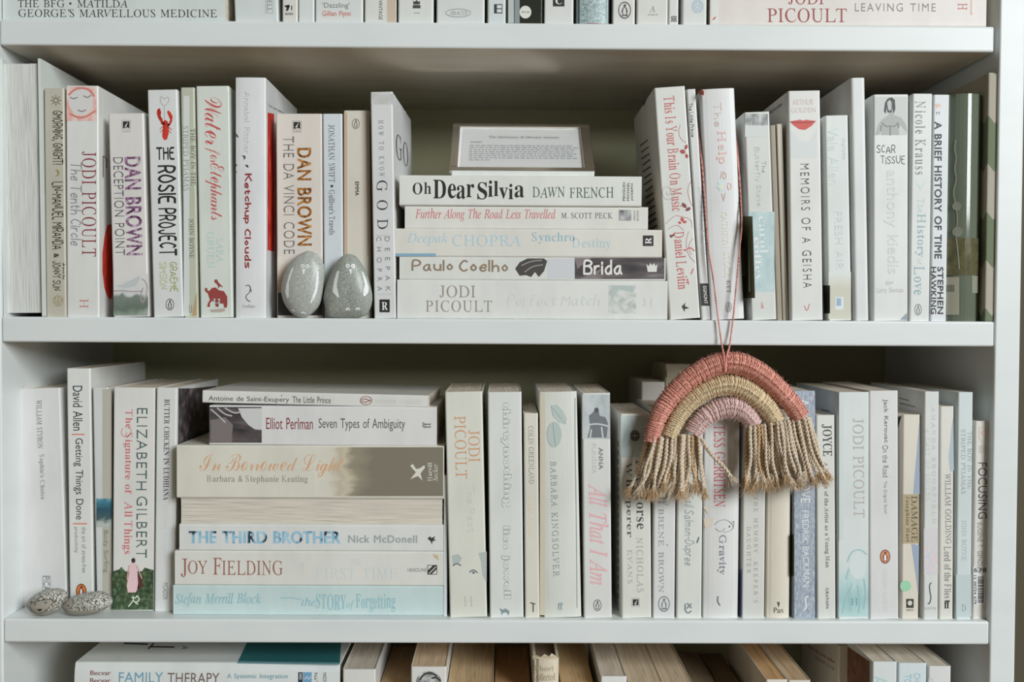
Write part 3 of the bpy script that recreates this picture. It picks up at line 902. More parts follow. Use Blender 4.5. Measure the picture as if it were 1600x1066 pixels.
# ------------------------------------------------------------------ stack lying in the middle of the upper middle shelf
y_ = .006
s5 = lying(620.5, 1043, 438, 495.5, 'white paperback lying lowest in the upper stack, with thin taupe capitals', y=.004, d=.128, c=(217, 218, 214), group=GS, z0=ZB, yaw=-.2)
f = s5
f.t('JODI', 'R', (687, 446, 743, 465), (150, 140, 132), 'h', name='author_name'); f.t('PICOULT', 'R', (665, 469.5, 769, 487.5), (150, 140, 132), 'h', name='author_name', sp=.03)
f.t('Perfect Match', 'H', (792, 459, 938, 478), (209, 211, 207), 'h', w=.05, shear=.2, name='title')
f.patch(951, 446, 994, 490, P_skin, 'cover_picture'); f.polys([[(957, 447), (975, 446), (992, 449), (989, 458), (978, 454), (968, 452), (960, 462), (956, 474), (954, 458)], [(977, 476), (988, 470), (985, 480)]], (176, 188, 186), 'cover_picture', 1)
f.t('H', 'R', (1004, 466, 1022, 479), (206, 208, 206), 'h', name='publisher_mark')
s4 = lying(624, 1040, 402, 438, 'lying paperback with brown handwriting and a dark striped picture at its right end', y=.005, d=.125, c=(214, 214, 210), group=GS, z0=s5.zt, yaw=-.2)
f = s4
f.t('Paulo', 'H', (643, 405, 708, 424), (140, 122, 100), 'h', w=.05, jit=.02, name='author_name'); f.t('Coelho', 'H', (717, 406, 794, 425), (140, 122, 100), 'h', w=.05, jit=.02, name='author_name')
f.patch(856, 404, 898, 435, ink((200, 202, 206)), 'cover_picture')
f.polys([[(805, 420), (812, 410), (824, 404), (850, 404), (855, 408), (850, 424), (842, 433), (836, 425), (830, 433), (822, 430), (812, 431)]], (70, 66, 64), 'cover_picture', 1)
f.strokes([[(815, 415), (830, 408), (846, 407)], [(820, 425), (832, 416), (848, 414)]], .8, (150, 146, 142), 'cover_picture', 2)
f.patch(898, 403, 1038, 436, P_dark, 'cover_picture'); f.polys([[(898, 403), (925, 403), (902, 420)], [(905, 436), (940, 420), (930, 436)]], (128, 116, 120), 'cover_picture', 1)
f.t('Brida', 'H', (911, 405, 973, 430), (224, 220, 218), 'h', w=.055, name='title', layer=2)
f.polys([[(1012, 425), (1010, 413), (1014, 416), (1016, 411), (1019, 415), (1022, 411), (1024, 416), (1027, 413), (1026, 425)]], (216, 214, 212), 'publisher_mark', 2)
s3 = lying(617, 1034.5, 358, 400.5, 'lying paperback with pale blue lettering, third from the top of the upper stack', y=.005, d=.128, c=(216, 213, 206), group=GS, z0=s4.zt, yaw=-.2)
f = s3
f.t('Deepak', 'I', (636, 364, 701, 383), (176, 204, 214), 'h', name='author_name'); f.t('CHOPRA', 'R', (707, 367, 815, 385), (176, 204, 214), 'h', name='author_name')
f.t('Synchro', 'R', (831, 363, 898, 381), (150, 184, 198), 'h', w=.004, name='title'); f.t('Destiny', 'R', (894, 372, 955, 391), (180, 204, 212), 'h', w=.004, name='title')
f.house(1004.5, 368, 1021, 384.5, 'R', 'ccw'); f.patch(618, 396, 681, 400.3, ink((132, 168, 192)), 'blue_edge')
s2 = lying(632.5, 1012.5, 322.5, 357, 'lying paperback with red italic lettering, second from the top of the upper stack', y=.007, d=.125, c=(216, 215, 209), group=GS, z0=s3.zt, yaw=-.2)
f = s2
f.t('Further Along The Road Less Travelled', 'I', (649, 326, 868, 346), (206, 110, 116), 'h', name='title'); f.t('M. SCOTT PECK', 'R', (877, 332.5, 957, 341.5), (76, 78, 76), 'h', name='author_name')
f.patch(967, 328, 986.5, 345, P_grey, 'publisher_mark'); f.t('ARROW', 'S', (990, 329, 993, 345), (110, 110, 110), 'ccw', name='publisher_mark'); f.t('BOOKS', 'S', (995, 329, 998, 345), (110, 110, 110), 'ccw', name='publisher_mark')
s1 = lying(624, 1002.5, 274.5, 321, 'white paperback with fanciful black and green lettering on top of the upper stack', y=.005, d=.13, c=(217, 217, 213), group=GS, z0=s2.zt, yaw=-.2)
f = s1
f.t('Oh', 'T', (645, 285, 674, 304), (36, 40, 38), 'h', w=.006, jit=.03, name='title'); f.t('Dear', 'T', (677, 281, 741, 311), (30, 34, 32), 'h', jit=.05, name='title')
f.t('Silvia', 'T', (746, 282, 819, 312), (30, 34, 32), 'h', jit=.05, name='title'); f.t('DAWN FRENCH', 'R', (832, 292, 959, 309.5), (58, 92, 66), 'h', jit=.02, name='author_name')
for k, w_ in enumerate(('PENGUIN', 'MICHAEL', 'JOSEPH')):
    f.t(w_, 'B', (973 + 6.5 * k, 285 + (2 if k == 2 else 0), 977 + 6.5 * k, 314), (96, 98, 96), 'ccw', name='publisher_mark')
TOP_STACK = s1.zt

# ------------------------------------------------------------------ upper middle shelf, right run
f = book(1046.5, 1094.5, 138, 'leaning white paperback with red berries and leaves, beside the right end of the lying stack', ut=1022, c=(214, 214, 210), y=.005, d=.14, **B)
f.t('This Is Your Brain On Music', 'R', (1043.5, 150, 1060.5, 330), (192, 98, 94), name='title'); f.t('Daniel Levitin', 'R', (1056, 362, 1072, 452), (190, 92, 90), name='author_name')
f.leaves([(1066.5, 237, 5, 3.6, 200), (1072, 230, 4.5, 2.6, 110), (1073, 244, 4, 2.6, 70)], (166, 74, 72))
f.leaves([(1069, 321, 5.5, 3, 230), (1075, 327, 5, 2.8, 150), (1048.5, 369, 3, 2.2, 240), (1052, 367.5, 2.6, 1.8, 300)], (126, 66, 66))
f.leaves([(1066, 343, 4.2, 2.8, 250), (1070, 347, 3.4, 2.2, 160), (1062, 348, 3, 2, 210)], (190, 82, 78))
sp_ = [(1043 + (11 - .45 * k) * math.cos(k * .45), 300 + (14 - .55 * k) * math.sin(k * .45)) for k in range(22)]
f.strokes([sp_], .4, (178, 172, 172), 'printed_tendril', 1, None, 0)
f.strokes([[(1063, 195), (1060, 205), (1063, 217), (1072, 223)], [(1079, 284), (1074, 296), (1077, 312), (1082, 322)], [(1040, 350), (1055, 336), (1062, 338), (1080, 342), (1082, 356)], [(1044, 358), (1058, 350), (1068, 360)],
           [(1076, 362), (1071, 380), (1076, 400), (1086, 410)], [(1083, 372), (1075, 384), (1080, 398)]], .45, (190, 140, 138), 'printed_tendril', 1)
f.strokes([[(1070, 392), (1078, 386), (1085, 392)], [(1074, 436), (1076, 444)], [(1083, 420), (1080, 428)]], .8, (204, 84, 84), 'printed_tendril', 1)
f.polys([[(1065, 479), (1071, 473), (1070, 478), (1077, 482), (1070, 483), (1070, 488)]], (60, 56, 56), 'publisher_mark', 1)
g = f.left()
for k in range(15):
    v_ = 214 + 10.2 * k
    g.strokes([[(1012 + k * 1.1, v_ + 5 + (k % 3) * .6), (1001 + k * 1.0 + (k % 2), v_ + 13.5)]], 1.3, (92, 86, 78), 'printed_text', 1, None, 0)
g.strokes([[(1012, 150), (1006, 165)], [(1008, 148), (1006, 163)], [(1003, 154), (1006, 162)]], .7, (80, 76, 70), 'printed_twig')
f = book(1096.2, 1110.3, 140, 'thin leaning paperback with a black foot band, left of the looped cord', ut=1072.6, c=(213, 214, 212), y=.004, **B)
f.t('The Little Prince', 'H', (1078, 161, 1084, 214), (66, 64, 66), w=.05, name='title'); f.t('ANTOINE DE SAINT-EXUPERY', 'S', (1094, 292, 1099, 398), (186, 200, 210), w=.006, name='author_name')
f.polys([[(1093.5, 443), (1107, 443), (1109.5, 478), (1096, 478)]], (44, 46, 46), 'black_band'); f.t('EGMONT', 'B', (1099.5, 447, 1105, 475), (216, 216, 212), name='publisher_mark')
f = book(1112, 1163.5, 140, 'leaning white paperback that carries the looped pink cord', ut=1096, c=(215, 216, 216), y=.004, b=.001, **B)
f.t('The', 'H', (1116, 160, 1128, 198), (220, 200, 196), w=.035, name='title'); f.t('Help', 'R', (1119, 204, 1135, 256), (222, 182, 176), w=.006, name='title')
f.strokes([[(1130, 268), (1135, 272), (1134, 281), (1129, 277), (1131, 270)], [(1128, 268), (1126, 279)], [(1136, 287), (1142, 286), (1143, 295), (1138, 297), (1137, 289)], [(1128, 303), (1131, 314)], [(1133, 302), (1131, 314)]], .45, (218, 172, 166), 'printed_flower')
f.polys([[(1122, 285), (1131, 281), (1130, 297), (1124, 298)], [(1119, 292), (1124, 288), (1125, 296)]], (204, 218, 220), 'printed_flower'); f.disc(1127, 292, 2.5, 3, (228, 220, 190), 'printed_flower', 1)
f.t('KATHRYN STOCK', 'R', (1130, 330, 1139, 434), (224, 220, 200), name='author_name'); f.t('ETT', 'R', (1136, 438, 1141.5, 458), (96, 92, 90), name='author_name')
f.bird(1138.5, 480, 4.8, 8, (150, 150, 152))
f.left().polys([[(1090, 142), (1096, 140), (1100, 142), (1100, 149), (1093, 148)]], (190, 82, 62), 'printed_shape')
f = book(1174.5, 1213.5, 176, 'white paperback with a pale teal patch and white rounded lettering on its spine', ut=1163, c=(209, 211, 207), y=.006, **B)
f.patch(1164, 178, 1200, 212, P_grey, 'cover_picture'); f.box(1164, 196, 1200, 214, (206, 210, 208), 'pale_band', 1)
f.patch(1169.5, 331, 1210, 456, P_patch, 'teal_patch'); f.t('carol', 'R', (1186, 338, 1199, 396), (216, 222, 222), name='author_name', layer=2); f.t('coffey', 'R', (1176, 371, 1190, 440), (222, 226, 226), name='author_name', layer=2)
f.t('The', 'H', (1190, 252, 1197, 270), (140, 150, 160), w=.03, name='title'); f.t('Butterfly State', 'H', (1179, 230, 1189, 322), (176, 184, 188), w=.03, name='title'); f.polys([[(1190, 470), (1194, 482), (1189, 482)]], (200, 150, 142), 'publisher_mark')
g = f.left(); g.poly([(1150, 338), (1176, 338), (1180, 466), (1155, 466)], (96, 98, 70), 'olive_patch', 0); g.polys([[(1157, 388), (1163, 388), (1165, 432), (1160, 432)]], (172, 162, 138), 'printed_shape', 1)
book(1214.5, 1222.5, 196, 'thin taupe booklet right of the pale teal patch', ut=1203.5, c=(150, 140, 124), y=.012, **B)
book(1223.5, 1232.5, 194, 'thin cream paperback squeezed against the book with red lips', ut=1213.5, c=(196, 188, 174), y=.012, **B)
f = book(1236.5, 1286, 142.5, 'white paperback with red lips near the head of its spine', ut=1231.5, c=(216, 216, 213), y=.005, d=.13, **B)
f.t('ARTHUR', 'S', (1238.5, 155, 1271, 164), (212, 190, 184), 'h', w=.008, name='author_name'); f.t('GOLDEN', 'S', (1236.5, 168, 1274, 176), (212, 190, 184), 'h', w=.008, name='author_name')
f.poly([(1235, 203), (1240, 208), (1250, 220), (1264, 222), (1274, 208), (1276, 203), (1277, 246), (1235, 246)], (208, 212, 212), 'chin_shade')
f.polys([[(1234, 190), (1244, 188), (1250, 187), (1255, 188.5), (1260, 187), (1266, 188), (1275, 189), (1268, 197), (1258, 203), (1249, 202), (1240, 196)]], (202, 84, 76), 'lips', 1)
f.strokes([[(1236, 190.5), (1246, 192), (1255, 191), (1264, 192), (1273, 190)]], .6, (130, 40, 42), 'lips', 2)
f.t('MEMOIRS OF A GEISHA', 'S', (1252.5, 256, 1266.5, 450), (62, 62, 64), w=.014, sp=.12, name='title'); f.strokes([[(1257, 478), (1261, 488), (1265, 475)]], .6, (204, 120, 112), 'publisher_mark')
f.left().quadtext('from the author', 'R', (1200, 180), (22, -15), (1, -6), (110, 104, 96), name='cover_lettering')
f = book(1295, 1330.8, 181, 'pale paperback with faint teal lettering and a sandy foot', ut=1289, c=(213, 217, 215), y=.006, **B)
f.t('Vale Allen', 'S', (1294, 200, 1310, 288), (198, 210, 210), w=.012, name='author_name'); f.t('charlotte', 'S', (1315.5, 216, 1322, 249), (188, 200, 202), w=.01, name='author_name')
f.t('FRESH AIR', 'S', (1305, 331, 1317, 421), (192, 208, 210), w=.012, sp=.03, name='title'); f.patch(1294.5, 425, 1329.6, 498.5, grad_mat('print_fading_sand', 2, .042, .028, [(0, (213, 217, 215)), (.5, (206, 208, 198)), (1, (198, 196, 180))], .5, 120), 'sandy_band')
f.box(1305, 464, 1318, 484, (214, 220, 224), 'publisher_mark', 1); f.box(1307, 466, 1314, 478, (150, 172, 194), 'publisher_mark', 2)
g = f.left(); g.poly([(1286, 446), (1297, 446), (1297, 490), (1288, 490)], (44, 46, 34), 'dark_band')
f = book(1335.5, 1358, 122, 'tallest white hardback on the upper middle shelf, its spine blank', ut=1329, c=(213, 215, 215), y=.004, hc=True, d=.16, **B)
f = book(1364.5, 1418.5, 148, 'white paperback with a photograph of a bare-chested figure on its spine', ut=1365, c=(216, 217, 215), y=.005, d=.13, **B)
f.patch(1366.5, 151, 1417, 211, ink((196, 198, 196)), 'photo_ground')
f.polys([[(1368, 211), (1372, 195), (1378, 187), (1388, 180), (1391, 174), (1394, 174), (1397, 180), (1408, 184), (1414, 192), (1417, 199), (1417, 207), (1407, 196), (1404, 200), (1405, 211), (1377, 211), (1376, 204), (1373, 211)]], (168, 170, 168), 'photo_body', 1)
f.polys([[(1383, 160), (1387, 154), (1393, 152), (1398, 156), (1399, 170), (1396, 178), (1394, 168), (1393, 176), (1387, 176), (1385, 168), (1384, 178), (1381, 174)]], (58, 58, 58), 'photo_hair', 2)
f.polys([[(1386, 160), (1390, 156), (1393, 160), (1393, 170), (1390, 174), (1387, 170)]], (184, 186, 184), 'photo_face', 3)
f.strokes([[(1378, 192), (1384, 198), (1391, 197), (1398, 198), (1402, 193)], [(1391, 198), (1391, 211)], [(1376, 204), (1377, 196)], [(1404, 200), (1403, 192)]], .7, (120, 122, 120), 'photo_line', 3)
f.t('SCAR', 'H', (1369.5, 226, 1399, 240), (52, 52, 54), 'h', w=.035, jit=.06, name='title'); f.t('TiSSUE', 'H', (1376, 243, 1414, 257), (52, 52, 54), 'h', w=.035, jit=.06, name='title')
f.t('anthony kiedis', 'S', (1381, 266, 1404, 428), (203, 204, 204), name='author_name'); f.t('&', 'S', (1384, 439, 1396, 446), (190, 190, 190), name='author_name'); f.t('Larry Sloman', 'S', (1370, 449, 1411, 460), (186, 187, 187), 'h', w=.014, name='author_name')
f.polys([[(1406, 500), (1417, 489), (1417.5, 500)]], (140, 150, 158), 'worn_corner')
f = book(1421, 1452, 146.5, 'white paperback with wide-spaced grey and teal serif lettering, left of the bold black title', c=(213, 215, 213), y=.005, **B)
f.t('Nicole Krauss', 'R', (1430, 158, 1446, 273), (122, 122, 124), sp=.06, w=.004, name='author_name'); f.t('The', 'R', (1434, 310, 1444, 332), (192, 208, 208), name='title')
f.t('History', 'R', (1430, 334, 1446, 402), (142, 172, 176), w=.004, name='title'); f.t('of', 'R', (1434, 404, 1440, 413), (192, 208, 208), name='title'); f.t('Love', 'R', (1428, 416, 1444, 461), (142, 172, 176), w=.004, name='title')
f.polys([[(1430, 284), (1438, 291), (1449, 281), (1439, 297)]], (196, 214, 210), 'feather_mark'); f.bird(1434.5, 484, 5.5, 9, (110, 110, 112))
f = book(1453.5, 1478.5, 148, 'slim white paperback with a heavy black sans serif title', c=(210, 213, 216), y=.005, **B)
f.t('A BRIEF HISTORY OF TIME', 'B', (1460, 190, 1471.5, 404.5), (36, 36, 38), name='title'); f.t('STEPHEN', 'B', (1464.5, 417, 1474, 491), (36, 36, 38), name='author_name'); f.t('HAWKING', 'B', (1454.6, 417, 1463, 491), (36, 36, 38), name='author_name')
f.polys([[(1461, 163), (1464, 161), (1467, 166), (1463, 170)], [(1465, 164), (1470, 163), (1470, 168)]], (222, 186, 160), 'publisher_mark'); f.t('TT', 'B', (1462, 175, 1469, 179), (120, 120, 120), 'h', name='publisher_mark')
f = book(1480, 1535, 146, 'dark grey green hardback in a shiny clear wrapper near the right end', c=(98, 106, 92), y=.005, hc=True, b=.006, rough=.08, **B)
f.patch(1482, 372, 1533, 430, ramp_mat('print_moss', [(0.3, (74, 72, 50)), (0.6, (96, 92, 66)), (0.8, (112, 112, 88))], 140, rough=.1), 'mossy_band')
f.strokes([[(1495, 218), (1493, 232), (1496, 246), (1493, 262), (1496, 280), (1491, 300), (1495, 322), (1497, 345), (1494, 362), (1497, 390), (1499, 420)]], .9, (132, 136, 122), 'pale_chain', 4)
f.polys([f.ell(1496, 322, 6, 7), f.ell(1497, 362, 7, 8)], (122, 126, 112), 'pale_chain', 6)
f.patch(1482, 433, 1499, 492, ink((150, 148, 132), .1), 'library_label'); f.patch(1519, 431, 1531, 458, ink((136, 138, 122), .1), 'library_label')
f.polys([[(1482 + 2.2 * k, 445), (1483.2 + 2.2 * k, 445), (1483.2 + 2.2 * k, 456), (1482 + 2.2 * k, 456)] for k in range(5)], (76, 78, 66), 'barcode', 1)
# chevron cloth binder
xa = x_at(1537, 0, .004); xb = x_at(1558.5, 0, .004); hz = at(1556, 114, .004).z
m, nt, bs = new_mat('chevron_cloth')
tc = nt.nodes.new('ShaderNodeTexCoord'); sx = nt.nodes.new('ShaderNodeSeparateXYZ'); nt.links.new(tc.outputs['Object'], sx.inputs[0])


def mth(op, a, b=None):
    n = nt.nodes.new('ShaderNodeMath'); n.operation = op
    for i, q in enumerate((a, b)):
        if q is None:
            continue
        if isinstance(q, (int, float)):
            n.inputs[i].default_value = q
        else:
            nt.links.new(q, n.inputs[i])
    return n.outputs[0]


tri = mth('ABSOLUTE', mth('SUBTRACT', mth('FRACT', mth('MULTIPLY', mth('ADD', sx.outputs['Y'], mth('MULTIPLY', sx.outputs['X'], 1.2)), 14.0)), 0.5))
band = mth('GREATER_THAN', mth('FRACT', mth('MULTIPLY', mth('ADD', sx.outputs['Z'], mth('MULTIPLY', tri, 0.075)), 11.8)), 0.5)
mx = nt.nodes.new('ShaderNodeMix'); mx.data_type = 'RGBA'; nt.links.new(band, mx.inputs[0]); mx.inputs[6].default_value = alb((118, 128, 104)); mx.inputs[7].default_value = alb((180, 174, 160))
nt.links.new(mx.outputs[2], bs.inputs['Base Color']); bs.inputs['Roughness'].default_value = .9
wv = nt.nodes.new('ShaderNodeTexNoise'); wv.inputs['Scale'].default_value = 1800; bp = nt.nodes.new('ShaderNodeBump'); bp.inputs['Distance'].default_value = .0005; bp.inputs['Strength'].default_value = .5
nt.links.new(wv.outputs[0], bp.inputs['Height']); nt.links.new(bp.outputs[0], bs.inputs['Normal'])
root = tag(empty('binder', ((xa + xb) / 2, .002, 0)), 'grey green and cream chevron cloth binder at the right end of the upper middle shelf', 'binder', GB)
t_ = xb - xa
bevel_box('cloth_cover', (-t_ / 2, .0, .0), (t_ / 2 - .0035, .2, hz), m, root, .0012)
bevel_box('frayed_edge', (t_ / 2 - .0034, -.0012, .002), (t_ / 2 + .0002, .2, hz - .001), ramp_mat('raw_cloth_edge', [(0.3, (176, 172, 156)), (0.6, (210, 208, 196))], 900), root, .0012)

# ------------------------------------------------------------------ lower middle shelf, left run
C = dict(z=ZC, group=GC)
f = book(36, 105, 608, 'broad pale grey paperback behind the round sheep stone', ut=24, c=(206, 205, 204), y=.038, d=.14, **C)
f.t('WILLIAM STYRON', 'R', (57.5, 625, 66, 701), (92, 90, 92), w=.004, name='author_name'); f.t("Sophie's Choice", 'R', (61, 710, 70, 781), (118, 116, 118), w=.004, name='title')
f.t('PICADOR', 'S', (68, 901, 78, 946), (90, 90, 94), w=.01, name='publisher_mark'); f.strokes([[(66.8, 944), (66.8, 900), (79, 900), (79, 944)]], .3, (120, 120, 124), 'mark_frame', 1, None, 0)
f = book(109, 146, 576, 'tall white paperback with condensed black lettering and an orange oval mark', ut=104, c=(214, 215, 212), y=.034, **C)
f.t('David Allen', 'S', (114, 603, 129, 673), (46, 46, 50), name='author_name'); f.t('Getting Things Done', 'S', (115, 685, 130, 812), (46, 46, 50), name='title')
f.polys([[(112, 678), (132, 678), (132, 680), (112, 680)], [(114, 817.5), (136, 817.5), (136, 819.5), (114, 819.5)]], (212, 130, 104), 'orange_bar')
f.t('the art of stress-free', 'S', (128, 824, 135, 895), (112, 112, 114), w=.008, name='subtitle'); f.t('productivity', 'S', (115, 824, 122.5, 864), (112, 112, 114), w=.008, name='subtitle')
f.bird(127, 924, 8.3, 11.8, (96, 52, 34), (214, 120, 62))
f = book(151, 175, 606, 'grey and white paperback with a blue lake picture halfway down its spine', ut=144.5, c=(206, 208, 207), y=.032, **C)
f.patch(160, 608, 174.5, 952, ink((180, 176, 164)), 'grey_band'); f.patch(150.5, 779, 174.5, 824, grad_mat('print_lake_scene', 2, .104, .078, [(0, (160, 190, 198)), (.2, (70, 128, 146)), (.5, (44, 84, 100)), (.8, (70, 92, 96)), (1, (176, 184, 178))], .5, 200), 'cover_picture', 1)
f.t('Body Surfing', 'S', (160.5, 829, 169.5, 895), (104, 116, 102), w=.006, name='title')
f = book(175.5, 240.5, 606, 'thick white paperback with a figure in a pink dress in a garden', ut=177.5, c=(216, 215, 211), y=.027, **C)
f.t('ELIZABETH', 'S', (213.5, 638, 230, 766), (70, 92, 92), w=.014, sp=.03, name='author_name'); f.t('GILBERT', 'S', (213, 776, 230, 872), (70, 92, 92), w=.014, sp=.03, name='author_name')
f.t('The Signature of', 'R', (193, 640, 207, 772), (202, 106, 108), name='title'); f.t('All Things', 'R', (191, 784, 207, 866), (202, 106, 108), name='title')
f.strokes([[(200, 667), (206, 671), (203, 680), (193, 683), (189, 676), (192, 669)]], .45, (202, 106, 108), 'title_swash')
f.poly([(176, 893), (186, 890), (190, 886), (196, 893), (222, 893), (226, 887), (232, 889), (240, 891), (239.5, 953), (176, 953)], (62, 82, 56), 'cover_picture', 0, P_garden)
f.polys([[(204, 880), (212, 880), (215, 896), (217, 918), (212, 926), (200, 926), (198, 916), (201, 900)]], (226, 192, 196), 'printed_dress', 1); f.polys([[(215, 898), (222, 906), (224, 916), (214, 924), (216, 912)]], (88, 50, 48), 'printed_shade', 1)
f.disc(208.5, 876, 3.2, 4, (72, 46, 42), 'printed_hair', 1); f.strokes([[(202, 884), (200, 895), (199, 906)], [(214, 884), (218, 895), (222, 904)]], .9, (206, 160, 150), 'printed_arm', 2)
f.strokes([[(201, 948), (206, 942), (209, 937), (208, 932)], [(209, 939), (213, 943), (216, 944)], [(214, 931), (218, 935), (217, 940), (212, 941)], [(206, 934), (211, 935), (215, 931)]], .8, (214, 220, 204), 'publisher_mark', 2)
f = book(241, 273, 606, 'slim white paperback with condensed black capitals, left of the lower stack', ut=244.5, c=(213, 214, 212), y=.024, **C)
f.t('BUTTER CHICKEN IN LUDHIANA', 'T', (256, 624, 264.5, 782), (58, 58, 60), w=.01, name='title'); f.t('PANKAJ MISHRA', 'R', (256, 789, 263.5, 872), (196, 206, 210), w=.004, name='author_name'); f.t('PICADOR', 'S', (254.5, 911, 262, 937), (110, 110, 112), w=.012, name='publisher_mark')
g = f.right(); g.poly([(279, 607), (300, 607), (300, 694), (278, 700)], (74, 72, 72), 'dark_photo', 0, P_dark)
g.poly([(300, 607), (338, 603), (338, 690), (300, 694)], (74, 72, 72), 'dark_photo', 0, P_dark)

# ------------------------------------------------------------------ stack lying on the lower middle shelf
t7 = lying(270.5, 694, 915, 964.5, 'pale teal paperback lying lowest in the lower stack', y=.013, d=.13, c=(192, 210, 209), group=GT, z0=ZC, yaw=-.2)
f = t7
f.t('Stefan Merrill Block', 'I', (274, 926, 408, 948), (146, 184, 194), 'h', w=-.008, jit=.03, name='author_name'); f.t('the', 'I', (471, 934, 493, 947), (146, 184, 194), 'h', w=-.008, name='title')
f.t('STORY', 'T', (494, 928, 541, 954), (150, 188, 196), 'h', jit=.04, name='title'); f.t('of', 'I', (541, 938, 554, 954), (150, 188, 196), 'h', name='title'); f.t('Forgetting', 'T', (556, 928, 618, 957), (150, 188, 196), 'h', w=.006, jit=.03, name='title')
f.strokes([[(439, 935), (455, 934), (470, 937)]], .8, (150, 188, 196), 'title_swash')
t6 = lying(273, 693, 861.5, 915, 'lying white paperback with large brown serif capitals, second from the bottom of the lower stack', y=.012, d=.128, c=(215, 214, 208), group=GT, z0=t7.zt, yaw=-.2)
f = t6
f.t('J', 'R', (283, 873, 293, 902), (152, 100, 84), 'h', name='author_name'); f.t('OY', 'R', (294, 876, 324, 897), (152, 100, 84), 'h', name='author_name'); f.t('F', 'R', (333, 872, 346, 898), (152, 100, 84), 'h', name='author_name'); f.t('IELDING', 'R', (347, 876, 442, 899), (152, 100, 84), 'h', name='author_name')
f.t('THE', 'R', (545, 873, 566, 884), (206, 212, 212), 'h', name='title'); f.t('FIRST TIME', 'R', (494, 887, 622, 905), (203, 211, 213), 'h', sp=.03, name='title'); f.t('HEADLINE', 'S', (637, 888, 667, 893.5), (120, 118, 116), 'h', w=.008, name='publisher_mark')
f.box(668, 883, 683, 898, (58, 56, 54), 'publisher_mark', 1); f.polys([[(669, 884), (676, 884), (669, 891)], [(682, 897), (675, 897), (682, 890)], [(670, 896), (681, 885), (681.6, 886), (671, 897)]], (215, 214, 208), 'publisher_mark', 2)
f.strokes([[(468, 884), (473, 878), (475, 884), (470, 890), (474, 893)]], .4, (196, 198, 196), 'printed_sketch'); f.polys([[(676, 866), (684, 868), (686, 876), (679, 872)]], (196, 176, 144), 'brown_stain', 0)
t5 = lying(280, 693, 820, 861.5, 'lying white paperback with blotchy pale blue capitals and a grey author name', y=.012, d=.125, c=(214, 215, 213), group=GT, z0=t6.zt, yaw=-.2)
f = t5
f.t('THE THIRD BROTHER', 'B', (295, 830, 533, 849.5), (150, 190, 210), 'h', w=-.014, name='title', mat=P_third); f.t('Nick McDonell', 'B', (544, 836.5, 652, 848.5), (160, 166, 168), 'h', name='author_name')
f.polys([[(668, 842), (672, 838), (674, 841), (680, 838), (678, 843), (682, 844), (676, 846), (675, 851), (673, 846)]], (60, 60, 62), 'publisher_mark', 1)
t4 = lying(282, 692, 778.5, 820, 'lying book with only its page edges showing, fourth from the top of the lower stack', y=.013, d=.13, c=(208, 204, 196), fore=True, pages=(208, 201, 188), group=GT, z0=t5.zt, yaw=-.2)
t3 = lying(276, 694, 696.5, 777.5, 'thick lying paperback with orange script and a brown landscape at its right end', y=.011, d=.15, c=(212, 209, 197), group=GT, z0=t4.zt, yaw=-.2)
f = t3
f.t('In Borrowed Light', 'C', (312, 710, 537, 746), (212, 162, 124), 'h', w=.006, name='title'); f.t('Barbara & Stephanie Keating', 'R', (323, 743, 481, 756), (148, 142, 132), 'h', w=.004, name='author_name')
f.patch(490, 699, 692.5, 775.5, grad_mat('print_brown_landscape_fade', 0, .002, .055, [(0, (212, 209, 197)), (.3, (206, 202, 188)), (.45, (186, 176, 156)), (.55, (196, 186, 164)), (.7, (146, 138, 120)), (1, (124, 118, 104))], .55, 60, (.6, 1, 1.5)), 'cover_picture', 0, 16)
f.polys([[(641, 728), (645, 725), (650, 733), (656, 732), (663, 727), (664, 731), (657, 740), (660, 751), (653, 744), (641, 749), (650, 738), (646, 734)]], (212, 212, 200), 'publisher_mark', 1)
f.t('Harvill', 'R', (668, 723, 675, 752), (214, 212, 202), 'ccw', name='publisher_mark'); f.t('Secker', 'I', (676, 725, 684, 752), (214, 212, 202), 'ccw', name='publisher_mark')
t2 = lying(327, 682.5, 635, 696, 'lying white paperback with a grey portrait photograph at its left end', y=.012, d=.128, c=(214, 213, 212), group=GT, z0=t3.zt, yaw=-.2, tilt=.15)
f = t2
f.patch(327.5, 636, 409, 692, P_dark, 'cover_picture'); f.polys([[(372, 638), (409, 638), (409, 672), (398, 671), (388, 664), (378, 652)]], (200, 200, 200), 'photo_face', 1); f.polys([[(329, 657), (352, 652), (364, 664), (362, 691), (329, 691)]], (120, 112, 112), 'photo_collar', 1)
f.strokes([[(330, 640), (344, 652), (352, 660)], [(340, 638), (352, 648), (362, 650)], [(352, 638), (366, 646), (376, 644)]], 1.2, (176, 174, 174), 'photo_hair', 2)
f.t('Elliot Perlman', 'S', (416, 653, 489, 671), (132, 54, 60), 'h', name='author_name'); f.t('Seven Types of Ambiguity', 'S', (498, 654, 633, 674), (96, 94, 96), 'h', name='title')
f.t('ff', 'T', (660, 660, 673, 669), (110, 108, 108), 'ccw', name='publisher_mark')
t1 = lying(315, 669.5, 614, 634.5, 'slim white paperback with rounded black lettering on top of the lower stack', y=.014, d=.125, c=(213, 213, 208), group=GT, z0=t2.zt + .0006, yaw=-1.5, tilt=.95)
f = t1
f.t('Antoine de Saint-Exupéry', 'S', (326, 616.5, 452, 629.5), (70, 70, 70), 'h', name='author_name'); f.t('The Little Prince', 'S', (457, 620, 517, 630), (80, 80, 80), 'h', name='title')
f.bird(572, 626, 9.5, 7, (150, 88, 84), None, 'cw'); f.t('MODERN CLASSICS', 'S', (587, 625, 658, 630.5), (204, 202, 196), 'h', sp=.1, name='series_name')
f = book(692.8, 698.4, 743, 'very thin white booklet upright against the right end of the lower stack', y=.012, c=(208, 214, 216), d=.12, **C)

